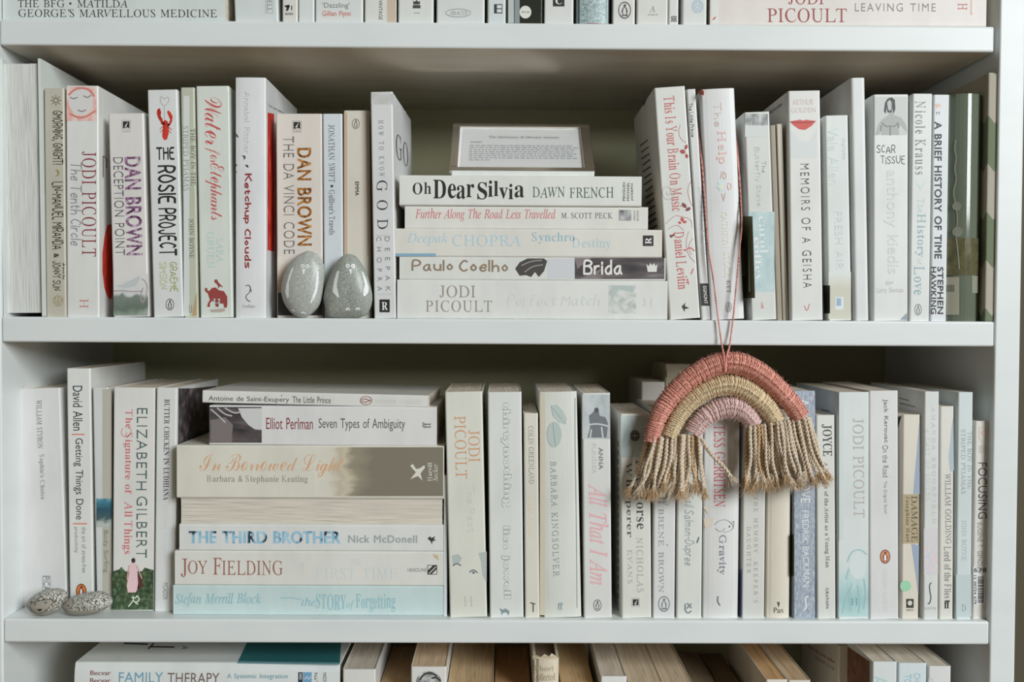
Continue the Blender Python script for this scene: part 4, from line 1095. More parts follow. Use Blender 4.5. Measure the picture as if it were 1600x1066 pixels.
# ------------------------------------------------------------------ lower middle shelf, right run
f = book(703, 761, 613, 'pale cream paperback with orange capitals and faint eyes near its foot', ut=695, c=(213, 213, 203), y=.008, **C)
f.t('JODI', 'R', (732, 672, 750, 722), (206, 152, 114), name='author_name'); f.t('PICOULT', 'R', (711, 650, 729, 748), (206, 152, 114), name='author_name')
f.t('The Pact', 'H', (730, 757, 743, 832), (204, 205, 196), w=.04, name='title')
f.polys([[(706, 868), (716, 866), (722, 872), (718, 880), (708, 884)], [(748, 864), (760.5, 862), (760.5, 910), (754, 900), (752, 880)]], (176, 184, 180), 'printed_hair'); f.strokes([[(708, 884), (714, 880), (720, 884)], [(734, 894), (740, 890), (746, 895)]], 1.0, (110, 118, 118), 'printed_eyes', 1)
f.disc(740, 895, 2, 1.6, (80, 96, 100), 'printed_eyes', 2); f.t('H', 'R', (724, 932, 740, 948), (190, 192, 184), 'h', name='publisher_mark')
f = book(765.5, 818, 613, 'white paperback with outlined playful lettering down its spine', ut=762, c=(214, 216, 213), y=.008, **C)
for a_, bx in (('thirtynothing', (783, 628, 799, 793)), ('lisa jewell', (783.5, 822, 798, 936))):
    f.t(a_, 'B', bx, (138, 146, 150), w=-.03, name='title', layer=1); f.t(a_, 'B', (bx[0] + .5, bx[1] + .6, bx[2] - .5, bx[3] - .6), (214, 216, 213), w=-.006, name='title', layer=2)
f.polys([[(780, 950), (785, 953), (790, 951), (796, 955), (795, 962), (791, 957), (786, 958), (784, 962), (783, 956)]], (130, 146, 148), 'publisher_mark', 1)
f = book(820.5, 843, 646, 'short slim cream paperback with narrow grey capitals, shorter than both its neighbours', ut=818, c=(213, 210, 198), y=.008, **C)
f.t('COLIN GREENLAND', 'R', (826, 666, 834, 756), (136, 132, 124), name='author_name'); f.t('Other Voices', 'R', (826, 774, 834, 836), (222, 206, 186), name='title'); f.strokes([[(829, 942), (836, 944)], [(833, 943), (833, 956)]], .8, (56, 56, 56), 'publisher_mark')
f = book(850, 908.5, 613, 'wide creamy paperback with two faded leaf shapes at the head of its spine', ut=842.5, c=(211, 213, 206), y=.008, b=.001, **C)
f.patch(843.5, 616, 852, 962, ink((206, 198, 180)), 'tan_edge', 0, 2); f.poly([(861, 634), (870, 632), (880, 642), (886, 655), (884, 663), (874, 660), (864, 650)], (182, 194, 190), 'printed_leaf', 0); f.poly(f.ell(866, 679, 11.5, 20), (180, 192, 188), 'printed_leaf', 0)
f.strokes([[(862, 635), (873, 650), (884, 662)], [(864, 661), (868, 698)]], .4, (160, 176, 172), 'leaf_vein'); f.t('BARBARA KINGSOLVER', 'R', (862.5, 721, 872, 901), (150, 160, 166), sp=.1, w=.002, name='author_name')
f.strokes([[(899, 622), (899, 700), (901, 800), (902, 950)]], .5, (168, 176, 176), 'spine_crease'); f.t('ff', 'T', (872, 942, 880, 953), (150, 168, 176), 'h', name='publisher_mark')
f = book(912.5, 956, 614.5, 'white paperback with pink brush script below a grey photograph', ut=909.5, c=(214, 214, 211), y=.007, **C)
f.patch(910, 617, 953, 686, ramp_mat('print_grey_room', [(0.3, (150, 158, 162)), (0.55, (190, 196, 198)), (0.8, (212, 214, 212))], 60, (1, 1, .5)), 'cover_picture')
f.polys([[(920, 650), (926, 645), (930, 640), (935, 640), (937, 650), (946, 652), (950, 662), (948, 684), (918, 684), (922, 668)]], (112, 118, 122), 'photo_figures', 1); f.disc(932, 641, 3.5, 4, (84, 84, 86), 'photo_head', 2)
f.strokes([[(918, 664), (934, 662), (950, 666)], [(924, 672), (922, 684)], [(940, 668), (942, 684)]], 1.2, (196, 200, 200), 'photo_line', 2)
f.t('ANNA', 'B', (935.5, 699.5, 942.5, 734), (128, 130, 132), name='author_name'); f.t('FUNDER', 'B', (925, 693, 931.5, 741), (196, 196, 196), name='author_name')
f.t('All That I Am', 'I', (921, 756, 951, 914), (226, 172, 176), w=-.006, shear=.15, name='title'); f.bird(933.5, 946, 6.3, 9, (90, 90, 92))
f = book(971.5, 1018, 647, 'white paperback with a wood grain picture and bolt at its head', ut=969, c=(214, 214, 206), y=.008, **C)
f.patch(970, 650, 1014, 715, ramp_mat('print_pale_wood', [(0.3, (150, 164, 166)), (0.55, (190, 200, 200)), (0.8, (210, 214, 210))], 50, (1, 1, .3), 6, dist=1.5), 'cover_picture')
f.disc(992, 681, 8, 9, (96, 100, 100), 'printed_bolt', 1); f.disc(992, 681, 5, 5.5, (46, 48, 50), 'printed_bolt', 2); f.strokes([[(988, 681), (996, 681)], [(992, 677), (992, 685)]], .9, (150, 154, 154), 'printed_bolt', 3)
f.t('Whisperer', 'R', (976.5, 722, 988, 840), (88, 88, 88), w=.002, name='title'); f.t('The Horse', 'R', (994, 715, 1009.5, 827), (66, 66, 66), w=.002, name='title')
f.t('NICHOLAS', 'R', (995, 840, 1005, 926), (164, 164, 160), sp=.06, name='author_name'); f.t('EVANS', 'R', (981, 859, 988, 912), (164, 164, 160), sp=.06, name='author_name'); f.corgi(987.5, 935, 999, 948)
g = f.left(); g.strokes([[(966, 690 + 14 * k), (966, 697 + 14 * k)] for k in range(18)], 1.2, (150, 148, 140), 'printed_text', 1, None, 0)
f = book(1020, 1054, 640, 'white paperback with a lettered oval mark, below the left fringe of the yarn rainbow', c=(213, 213, 212), y=.008, **C)
f.t('BY', 'R', (1029, 772, 1043, 790), (140, 144, 148), name='author_name'); f.t('BRENÉ BROWN', 'R', (1029, 795, 1043.5, 926), (140, 144, 148), sp=.02, name='author_name'); f.bird(1037.5, 944, 9, 12.5, (124, 130, 134)); f.t('LIFE', 'S', (1032, 950, 1043, 953), (124, 130, 134), 'h', name='publisher_mark')
f = book(1057, 1096, 640, 'white paperback with thin grey handwriting and a dark swirl at its foot', c=(213, 215, 210), y=.008, **C)
f.t('Gail Salmon-Dupree', 'H', (1066, 773, 1085, 884), (132, 142, 150), w=.03, jit=.04, shear=.2, name='author_name'); f.strokes([[(1071, 944), (1070, 954), (1075, 959), (1080, 955)], [(1074, 943), (1080, 950)], [(1080, 944), (1073, 951)]], 1.0, (120, 130, 136), 'publisher_mark'); f.strokes([[(1092, 840), (1089, 848)]], 1.0, (90, 100, 108), 'ink_mark')
f = book(1099, 1153.5, 640, 'white paperback with red serif capitals seen through the arch of the yarn rainbow', c=(215, 215, 214), y=.008, b=.0015, d=.13, **C)
f.t('TESS GERRITSEN', 'R', (1116, 664, 1133, 792), (206, 72, 82), name='author_name', sp=.01); f.t('Gravity', 'R', (1121, 836, 1135, 898), (132, 132, 146), w=.002, name='title')
f.strokes([[(1117, 820), (1124, 813), (1136, 812), (1143, 818), (1147, 824), (1142, 830), (1130, 832)], [(1143, 818), (1148, 813), (1146, 826)], [(1118, 826), (1126, 832), (1133, 826)]], .45, (150, 152, 156), 'printed_sketch'); f.disc(1140, 823, 1.2, 1.5, (90, 96, 104), 'printed_sketch', 1)
f.polys([[(1099, 792), (1112, 794), (1106, 803)], [(1100, 812), (1116, 808), (1112, 824), (1102, 826)]], (218, 206, 190), 'printed_stain'); f.strokes([[(1122, 932), (1121, 940), (1125, 946)]], .8, (110, 110, 116), 'publisher_mark')
f = book(1159, 1194, 640, 'greyish white paperback with small letter-spaced capitals in two columns', c=(208, 208, 203), y=.008, **C)
f.t('THE MEMORY', 'R', (1178, 776, 1184, 864), (148, 148, 144), sp=.2, name='title'); f.t("KEEPER'S", 'R', (1178, 878, 1184, 942), (148, 148, 144), sp=.2, name='title'); f.t('DAUGHTER', 'R', (1167, 823, 1173, 896), (148, 148, 144), sp=.2, name='title')
f.left().poly([(1154, 890), (1160, 890), (1160, 962), (1155, 962)], (140, 148, 176), 'blue_patch')
f = book(1198, 1234, 640, 'cream paperback with a tiny dark emblem above three rounded letters', c=(213, 207, 192), y=.009, b=.0015, **C)
f.t('Pan', 'S', (1209.5, 949.5, 1223.5, 958), (92, 88, 80), 'h', w=.008, name='publisher_mark'); f.polys([[(1214, 940), (1216, 942), (1218, 940), (1218, 944), (1216.5, 949), (1215.5, 945)]], (60, 56, 50), 'publisher_mark')
f = book(1240, 1274, 611, 'blue grey linen-look paperback with white capitals, right of the yarn rainbow', ut=1239.5, c=(160, 170, 184), y=.007, **C)
f.patch(1241, 613, 1273.5, 964, P_linen, 'linen_print')
f.t('A MAN CALLED OVE', 'S', (1250, 624, 1265, 786), (224, 226, 228), name='title'); f.t('FREDRIK BACKMAN', 'S', (1254, 798, 1264, 917), (222, 226, 228), w=.006, name='author_name'); f.strokes([[(1262, 932), (1258, 934), (1259, 942), (1260, 950), (1256, 954)]], 1.0, (224, 228, 228), 'publisher_mark')
f.left().polys([[(1236, 835), (1241, 835), (1241, 900), (1236, 900)]], (72, 84, 52), 'green_patch')
f = book(1277, 1306, 649, 'short white paperback with bold black condensed capitals near its head', ut=1275, c=(212, 213, 208), y=.007, **C)
f.t('JOYCE', 'T', (1284, 663, 1300, 713), (58, 58, 60), w=.006, name='author_name'); f.t('A Portrait of the Artist as a Young Man', 'R', (1287, 722, 1295, 887), (84, 84, 86), name='title'); f.t('GRANADA', 'T', (1290.5, 919, 1295, 952), (76, 76, 78), name='publisher_mark')
f = book(1310, 1357.5, 613, 'white paperback with thin taupe capitals over a teal grass picture', ut=1310, c=(210, 216, 215), y=.006, d=.13, **C)
f.patch(1311, 615, 1318, 964, ink((200, 210, 210)), 'pale_edge'); f.patch(1310.5, 845, 1357, 963.5, grad_mat('print_teal_meadow', 2, .068, .005, [(0, (210, 216, 215)), (.3, (206, 215, 214)), (.55, (182, 208, 208)), (.8, (156, 192, 194)), (1, (176, 206, 206))], .6, 160, (1, 1, .3)), 'cover_picture', 1); f.disc(1340, 885, 13, 20, (208, 218, 218), 'printed_face', 2)
f.strokes([[(1324, 878), (1330, 862), (1344, 858), (1354, 866)], [(1326, 890), (1322, 905)], [(1328, 920), (1320, 940), (1316, 958)], [(1340, 915), (1344, 940), (1342, 958)], [(1331, 912), (1327, 930), (1330, 955)], [(1350, 905), (1353, 930), (1350, 952)]], 1.0, (160, 192, 196), 'printed_hair', 3)
f.t('JODI PICOULT', 'R', (1333.5, 654, 1350, 809), (176, 170, 168), name='author_name'); f.t('H', 'R', (1329, 935, 1341, 946), (120, 164, 170), 'h', name='publisher_mark', layer=4)
f.left().strokes([[(1284, 640), (1296, 643)], [(1286, 646), (1298, 649)]], .8, (110, 116, 110), 'printed_text')
f = book(1359, 1404, 611, 'thick white paperback with rounded black lettering and a small orange oval mark', ut=1358, c=(213, 213, 213), y=.006, **C)
f.t('Jack Kerouac', 'S', (1379.5, 624, 1388, 692), (82, 82, 84), name='author_name'); f.t('On the Road', 'S', (1379, 696, 1388, 746), (104, 104, 106), w=.006, name='title'); f.t('The Original Scroll', 'S', (1380, 752, 1386, 803), (120, 120, 122), w=.008, name='title')
f.bird(1383, 870, 8, 11, (120, 66, 48), (206, 140, 108)); f.t('MODERN CLASSICS', 'S', (1380, 890, 1386, 955), (204, 206, 206), w=.008, name='series_name')
f = book(1408.5, 1435, 648, 'short worn cream paperback with a brown title band and a green sticker', ut=1411, c=(213, 207, 194), y=.008, **C)
f.polys([[(1437, 655), (1437, 772), (1427, 772)], [(1436, 852), (1435, 930), (1424, 850)]], (150, 164, 184), 'blue_wedge'); f.patch(1410.5, 772.5, 1436, 849.5, ink((172, 158, 128)), 'brown_band', 1)
f.t('DAMAGE', 'R', (1424, 775, 1433.5, 847), (52, 46, 36), name='title', layer=2); f.t('Josephine Hart', 'R', (1414, 776, 1421, 847), (72, 64, 48), w=-.004, sp=.06, name='author_name', layer=2)
f.disc(1415, 916, 8.6, 8.6, (150, 204, 168), 'green_sticker', 1); f.box(1416, 936, 1427.5, 950, (46, 44, 42), 'publisher_mark', 1); f.disc(1421.7, 942.5, 3.6, 4, (206, 200, 188), 'publisher_mark', 2); f.t('ARROW', 'S', (1416, 952, 1427.5, 955), (120, 114, 104), 'h', name='publisher_mark')
f.left().polys([[(1402, 652), (1409, 650), (1402, 672)]], (52, 48, 44), 'dark_corner')
f = book(1442.5, 1465.5, 612, 'slim white paperback with pale grey letters above a faint pink floral patch', ut=1444.5, c=(210, 212, 210), y=.006, **C)
f.t('AMANDA BROOKFIELD', 'R', (1456.5, 636, 1462.5, 818), (186, 190, 192), sp=.2, name='author_name'); f.t('A CAST OF SMILES', 'R', (1446.5, 670, 1453, 782), (194, 198, 200), sp=.1, name='title')
f.patch(1443.5, 826, 1465.5, 898, ramp_mat('print_faint_floral', [(0.36, (220, 192, 194)), (0.48, (210, 208, 206)), (0.56, (196, 198, 210)), (0.66, (212, 212, 208)), (.76, (222, 200, 198))], 260, (1, 1, 1), 3), 'cover_picture'); f.strokes([[(1455, 911), (1452, 914), (1453, 925), (1455, 935), (1452, 944), (1450, 943)]], .8, (76, 76, 80), 'publisher_mark'); f.t('SCEPTRE', 'S', (1445, 949, 1463, 953), (180, 182, 182), 'h', name='publisher_mark')
f.left().strokes([[(1405, 622), (1420, 626)], [(1406, 630), (1430, 636)]], .8, (120, 116, 108), 'printed_text')
f = book(1467.5, 1489, 635, 'slim cream white paperback with long serif lettering and a bold black double-letter mark', ut=1469, c=(213, 211, 204), y=.007, **C)
f.t('WILLIAM GOLDING', 'R', (1477, 740, 1486, 850), (112, 112, 110), w=.003, name='author_name'); f.t('Lord of the Flies', 'R', (1475.5, 854, 1486, 935), (112, 112, 110), w=.003, name='title'); f.t('ff', 'T', (1475.5, 938, 1484, 951), (30, 30, 32), 'h', w=-.01, name='publisher_mark')
f.polys([[(1489.5, 652), (1490.5, 735), (1485, 738), (1482.5, 715), (1485, 690), (1487, 668)]], (170, 184, 192), 'cover_picture')
f = book(1493.5, 1517, 613, 'slim pale blue paperback with faint serif letters, left of the barcode label', ut=1497, c=(202, 211, 212), y=.006, **C)
f.t('THE BOY IN THE', 'R', (1512, 674, 1518.5, 764), (150, 158, 160), w=.004, name='title'); f.t('STRIPED PYJAMAS', 'R', (1502, 671, 1508.5, 772), (150, 158, 160), w=.004, name='title'); f.t('JOHN BOYNE', 'R', (1503, 813, 1510, 876), (170, 176, 178), w=.003, name='author_name')
f.patch(1494, 898, 1517.5, 964, ink((188, 200, 202)), 'grey_blue_band'); f.t('D', 'R', (1502.5, 945, 1509, 955), (130, 140, 142), 'h', name='publisher_mark')
f = book(1519.5, 1543.5, 658, 'slim leaning paperback with a barcode label, last on the right of the lower middle shelf', ut=1524, c=(212, 208, 202), y=.008, **C)
f.t('FOCUSING', 'S', (1528.5, 723, 1542, 811), (58, 58, 60), w=.008, name='title'); f.t('EUGENE T. GENDLIN', 'S', (1527.5, 817, 1535, 895), (112, 112, 112), w=.01, name='author_name')
f.patch(1521, 885, 1543.5, 945, ink((216, 216, 216)), 'barcode_label', 1); f.t('678', 'B', (1521.6, 887, 1541, 894.5), (66, 66, 66), 'h', w=.01, name='label_number', layer=2)
rb = random.Random(3); v_ = 901; q_ = []
while v_ < 942:
    w_ = rb.choice((.9, 1.5, 2.2)); q_.append([(1527.5, v_), (1537, v_), (1537, v_ + w_), (1527.5, v_ + w_)]); v_ += w_ + rb.choice((.8, 1.3))
f.polys(q_, (76, 76, 76), 'barcode', 2); f.t('12 00754 679', 'B', (1521.6, 899, 1525.6, 944), (56, 56, 56), name='label_number', layer=2)
f.strokes([[(1530, 668), (1541, 668), (1541, 690), (1530, 690), (1530, 668)]], .4, (206, 186, 178), 'publisher_mark', 1, None, 1); f.disc(1535.5, 676, 3, 4, (220, 190, 184), 'publisher_mark'); f.t('RIDER', 'S', (1530, 696, 1541, 708), (198, 196, 192), 'h', name='publisher_mark')
# second row, half seen behind the rainbow
book(1000, 1036, 597, 'blurred white book standing deep behind the left shoulder of the yarn rainbow', y=.118, d=.1, c=(208, 204, 196), z=ZC, group=GC)
f = book(1037, 1075, 569, 'blurred cream book standing deepest behind the top of the yarn rainbow', y=.15, d=.1, c=(196, 186, 164), z=ZC, group=GC)
f.strokes([[(1041, 578), (1041, 590)]], .8, (60, 56, 50), 'printed_line')

# ------------------------------------------------------------------ bottom shelf: heads of its books only
D = dict(z=ZD, group=GD)
TAN = (202, 178, 148)
fam = lying(116, 531, 1037, 1110, 'large white hardback lying at the left of the bottom shelf, its cover part dark teal', y=.006, d=.19, c=(212, 216, 215), hc=True, b=.002, group=GD, yaw=-.2)
f = fam
f.t('Becvar', 'S', (141, 1048.5, 173, 1055.5), (136, 88, 80), 'h', w=-.01, name='author_name'); f.t('Becvar', 'S', (141, 1060, 173, 1067), (136, 88, 80), 'h', w=-.01, name='author_name')
f.t('FAMILY', 'S', (186, 1051, 255, 1066.5), (110, 158, 178), 'h', w=.006, name='title'); f.t('THERAPY', 'S', (262, 1052, 343, 1068), (120, 96, 92), 'h', w=.006, name='title'); f.t('A Systemic Integration', 'S', (355, 1053, 450, 1062.5), (122, 160, 172), 'h', name='subtitle')
f.box(466, 1051, 473, 1068, (44, 56, 74), 'publisher_mark', 1); f.t('ON', 'B', (467.5, 1053, 471.5, 1062), (216, 216, 216), 'ccw', name='publisher_mark', layer=2); f.box(474, 1051, 487, 1068, (110, 156, 190), 'publisher_mark', 1); f.strokes([[(476, 1062), (480, 1056), (482, 1063), (486, 1057)]], .5, (216, 220, 222), 'publisher_mark', 2)
f.t('ALLYN', 'S', (491, 1052, 496, 1078), (60, 62, 64), 'ccw', name='publisher_mark'); f.t('AND BACON', 'S', (505, 1052, 510, 1088), (60, 62, 64), 'ccw', name='publisher_mark')
g = fam.top()
g.poly([(386, 1004), (372, 1033.5), (531, 1036), (533, 1004)], (42, 104, 108), 'teal_cover', 0); g.poly([(372, 1033.5), (371, 1036.5), (531, 1039), (531, 1036)], (120, 170, 182), 'pale_teal_line', 0)
g.strokes([[(236, 1011), (272, 1011.5)], [(240, 1006), (232, 1014)]], 1.2, (64, 44, 44), 'cover_lettering', 0, None, 0); g.strokes([[(194, 1005.5), (230, 1007)]], 1.2, (48, 56, 66), 'cover_lettering', 0, None, 0); g.quadtext('A', 'S', (284, 1009), (0, 6), (10, 1), (90, 90, 92), name='cover_lettering')
zt_ = fam.zb
k_ = 0
while zt_ - ZD > .001:           # what it lies on, mostly below the frame
    nx_ = max(ZD, zt_ - .052)
    r_ = tag(empty('book', (x_at(322, nx_, .006), .006 + .002 * (k_ + 1), nx_)), ('grey', 'beige', 'blue', 'green', 'brown')[k_] + ' book lying under the large white hardback with the dark teal cover', 'book', GD)
    build_book(r_, zt_ - nx_, .18, .222 - .003 * k_, ((190, 190, 186), (204, 192, 170), (150, 168, 180), (150, 160, 140), (150, 120, 96))[k_], False, 0, (214, 204, 186), False, True, .4, None)
    zt_ = nx_; k_ += 1
book(535, 586, 1046, 'white paperback right of the teal-covered hardback on the bottom shelf, its creased head showing', y=.004, c=(212, 211, 207), d=.13, pages=(206, 196, 182), **D)
book(590, 638, 1080, 'lower tan-paged book between two white spines on the bottom shelf', y=.012, c=(196, 176, 148), d=.13, pages=(188, 156, 116), **D)
f = book(641, 696, 1042, 'white paperback with a round dark picture at the head of its spine', y=.004, c=(214, 212, 208), d=.13, pages=(214, 190, 158), **D)
f.poly(f.ell(670, 1066, 20, 17), (130, 130, 128), 'cover_picture', 0, P_grey); f.strokes([[(656, 1062), (662, 1054), (672, 1051), (682, 1056)], [(675, 1060), (682, 1058), (688, 1064)]], 1.4, (60, 58, 56), 'cover_picture', 1)
book(698, 769, 1072, 'thick tan-paged book left of centre on the bottom shelf', y=.006, c=(206, 186, 156), d=.13, pages=(200, 172, 132), **D)
book(771, 828, 1082, 'dark tan-paged book left of the torn cloth spine', y=.008, c=(150, 120, 88), d=.13, pages=(178, 140, 98), **D)
f = book(831, 871, 1030, 'old cream cloth book with a torn spine head on the bottom shelf', y=.002, c=(206, 196, 176), hc=True, b=.003, d=.14, pages=(120, 104, 84), rough=.8, **D)
f.t('Short', 'R', (836, 1040, 866, 1049), (186, 172, 146), 'h', name='title'); f.t('Collected', 'R', (834, 1052, 868, 1064), (186, 172, 146), 'h', name='title')
f.polys([[(832, 1027), (836, 1024), (845, 1027), (851, 1022), (858, 1026), (862, 1021), (870, 1027), (870, 1032), (860, 1030), (850, 1033), (840, 1030), (833, 1033)]], (196, 182, 158), 'torn_cloth', 1)
book(875, 926, 1074, 'tan-paged book right of the torn cloth spine', y=.006, c=(180, 150, 112), d=.13, pages=(196, 166, 124), **D)
book(936, 976, 1057, 'white paperback with a bright head, middle of the bottom shelf', y=.004, c=(218, 218, 216), d=.13, pages=(212, 200, 184), **D)
book(978, 1032, 1066, 'cream-paged book just right of the bright white head', y=.005, c=(208, 196, 176), d=.13, pages=(208, 190, 162), **D)
book(1034, 1080, 1070, 'cream-paged book with a slanting edge left of the dark gap', y=.005, c=(200, 186, 164), d=.13, pages=(208, 188, 160), **D)
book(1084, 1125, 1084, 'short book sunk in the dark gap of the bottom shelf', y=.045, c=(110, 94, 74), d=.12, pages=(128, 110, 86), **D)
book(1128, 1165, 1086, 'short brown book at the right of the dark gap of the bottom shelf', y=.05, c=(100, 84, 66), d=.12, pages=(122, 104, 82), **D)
book(1193, 1226, 1062, 'lit tan-paged book right of the dark gap of the bottom shelf', y=.004, c=(216, 210, 200), d=.15, pages=(206, 166, 118), **D)
book(1228, 1262, 1063, 'cream-paged book leaning on the lit tan pages', y=.004, c=(212, 204, 190), d=.14, pages=(206, 178, 140), **D)
f = book(1306, 1327, 1010, 'white book deep on the bottom shelf with small red words on its side', y=.07, c=(206, 200, 188), d=.12, **D)
f.left().quadtext('from the same author', 'S', (1263, 1012), (42, 26), (0, -6), (176, 92, 76), w=-.01, name='cover_lettering'); f.left().quadtext('collected stories', 'S', (1272, 1028), (32, 20), (0, -5), (150, 110, 96), name='cover_lettering')
f = book(1358, 1396, 1034, 'white paperback with a rusty brown left cover on the bottom shelf', y=.004, c=(208, 214, 214), d=.13, **D)
f.left().poly([(1324, 1010), (1359, 1034), (1359, 1380), (1324, 1300)], (112, 74, 56), 'rusty_cover', 0, ramp_mat('print_rust', [(0.3, (80, 50, 40)), (0.6, (118, 78, 58)), (0.8, (140, 100, 76))], 120))
f.t('AC', 'S', (1364, 1056, 1386, 1090), (176, 200, 206), 'cw', name='title')
f = book(1398, 1442, 1036, 'pale blue lettered paperback between two white spines at the right of the bottom shelf', y=.004, c=(204, 214, 216), d=.13, **D)
f.t('TO THE', 'S', (1413, 1054, 1424, 1096), (150, 190, 206), 'cw', name='title'); f.t('CHILDREN', 'S', (1428, 1052, 1438, 1100), (150, 190, 206), 'cw', name='title')
f = book(1445, 1480, 1041, 'slim white paperback last of the upright books at the right of the bottom shelf', y=.004, c=(212, 213, 212), d=.13, **D)
f.t('OTHER', 'S', (1450, 1060, 1458, 1096), (176, 190, 196), 'cw', name='title')
book(1486, 1538, 1105, 'brown-edged short book at the far right end of the bottom shelf', y=.02, c=(150, 118, 84), d=.2, pages=(176, 132, 88), **D)

# ------------------------------------------------------------------ the small photo frame on the upper stack
pz = TOP_STACK
fr = tag(empty('picture_frame', (at(816, 266, .02).x, .02, pz)), 'small tilted silver frame holding a printed definition, on the upper stack', 'frame')
bl = at(702, 266, .02); tl = at(710.5, 192.5, .085); br = at(930, 267.5, .02)
ex = (br - bl); wid = ex.length
ez = (tl - bl); hei = ez.length
exn = Vector((1, 0, 0)); ezn = Vector((0, ez.y, ez.z)).normalized(); nn = exn.cross(ezn)      # nn points to the room
if nn.y > 0:
    nn = -nn
base = Vector((0, 0, bl.z - pz))


def fp(a, b, c):
    return base + exn * a + ezn * b + nn * c


silver, nt_, b_ = new_mat('brushed_silver')
b_.inputs['Base Color'].default_value = (.86, .84, .80, 1); b_.inputs['Metallic'].default_value = 1.0; b_.inputs['Roughness'].default_value = .09
hw = wid / 2
iw0, iw1, ih0, ih1 = -hw + .0072, hw - .0095, .0062, hei - .0052


def prism(a0, a1, b0, b1, c0, c1):
    V = [fp(a, b, c) for c in (c0, c1) for a, b in ((a0, b0), (a1, b0), (a1, b1), (a0, b1))]
    return V, [(0, 3, 2, 1), (4, 5, 6, 7), (0, 1, 5, 4), (1, 2, 6, 5), (2, 3, 7, 6), (3, 0, 4, 7)]


for a0, a1, b0, b1 in ((-hw, hw, 0, ih0), (-hw, hw, ih1, hei), (-hw, iw0, ih0, ih1), (iw1, hw, ih0, ih1)):
    V, Fc = prism(a0, a1, b0, b1, -.004, 0.0)
    o = mesh('frame_rail', V, Fc, silver, fr)
    md = o.modifiers.new('bevel', 'BEVEL'); md.width = .0006; md.segments = 2
V, Fc = prism(iw0, iw1, ih0, ih1, -.0038, -.0026)
o = mesh('paper_sheet', V, Fc, ink((226, 228, 230), .7), fr)
acc = Acc()
V, Fcs, (x0, x1, y0, y1) = layout('The Dictionary of Obscure Sorrows', 'T')


def pap(a, b):
    return fp(iw0 + (iw1 - iw0) * a, ih0 + (ih1 - ih0) * b, -.00245)


acc.add([pap(.24 + .58 * (x - x0) / (x1 - x0), .735 + .075 * (y - y0) / (y1 - y0)) for x, y in V], Fcs)
V, Fcs, (x0, x1, y0, y1) = layout('sonder', 'T')
acc.add([pap(.09 + .10 * (x - x0) / (x1 - x0), .63 + .05 * (y - y0) / (y1 - y0)) for x, y in V], Fcs)
mesh('heading_lettering', acc.v, acc.f, ink((140, 144, 150)), fr)
acc = Acc(); rt = random.Random(5)
for k in range(8):                       # lines of type too small to read
    b = .555 - .05 * k; a = .085
    while a < (.93 if k < 7 else .24):
        l = rt.uniform(.012, .045)
        acc.add([pap(a, b), pap(a + l, b), pap(a + l, b + .022), pap(a, b + .022)], [(0, 1, 2, 3)]); a += l + .012
o = mesh('small_print', acc.v, acc.f, ink((168, 172, 178)), fr); o['kind'] = 'stuff'
gm = bpy.data.materials.new('frame_glass'); gm.use_nodes = True; nt_ = gm.node_tree; nt_.nodes.clear()
o1 = nt_.nodes.new('ShaderNodeOutputMaterial'); mxs = nt_.nodes.new('ShaderNodeMixShader'); lw_ = nt_.nodes.new('ShaderNodeLayerWeight'); lw_.inputs['Blend'].default_value = .5
pw_ = nt_.nodes.new('ShaderNodeMath'); pw_.operation = 'POWER'; pw_.inputs[1].default_value = 5.0; nt_.links.new(lw_.outputs['Facing'], pw_.inputs[0])
fz = nt_.nodes.new('ShaderNodeMath'); fz.operation = 'MULTIPLY_ADD'; fz.inputs[1].default_value = .9; fz.inputs[2].default_value = .15; nt_.links.new(pw_.outputs[0], fz.inputs[0])
tr_ = nt_.nodes.new('ShaderNodeBsdfTransparent'); gl_ = nt_.nodes.new('ShaderNodeBsdfGlossy'); gl_.inputs['Roughness'].default_value = .02
nt_.links.new(fz.outputs[0], mxs.inputs[0]); nt_.links.new(tr_.outputs[0], mxs.inputs[1]); nt_.links.new(gl_.outputs[0], mxs.inputs[2]); nt_.links.new(mxs.outputs[0], o1.inputs[0])
mesh('glass_pane', [fp(iw0, ih0, -.0012), fp(iw1, ih0, -.0012), fp(iw1, ih1, -.0012), fp(iw0, ih1, -.0012)], [(0, 1, 2, 3)], gm, fr)
bevel_box('stand_base', (-hw + .002, -.002, .0002), (hw - .001, .05, base.z - .0004), card((214, 216, 212)), fr, .0008)
V = [fp(-.018, hei * .15, -.0042), fp(.018, hei * .15, -.0042), fp(.012, hei * .8, -.0042), fp(-.012, hei * .8, -.0042)]
V += [p + Vector((0, .0015, -.0015)) for p in V]
mesh('back_panel', V, [(0, 1, 2, 3), (7, 6, 5, 4), (0, 4, 5, 1), (1, 5, 6, 2), (2, 6, 7, 3), (3, 7, 4, 0)], ink((120, 112, 100)), fr)
tp = fp(0, hei * .8, -.006)
V = [Vector((-.011, .069, .0003)), Vector((.011, .069, .0003)), tp + Vector((.008, .0, 0)), tp + Vector((-.008, 0, 0))]
V += [p + Vector((0, .0015, 0)) for p in V]
mesh('easel_leg', V, [(0, 1, 2, 3), (7, 6, 5, 4), (0, 4, 5, 1), (1, 5, 6, 2), (2, 6, 7, 3), (3, 7, 4, 0)], ink((120, 112, 100)), fr)


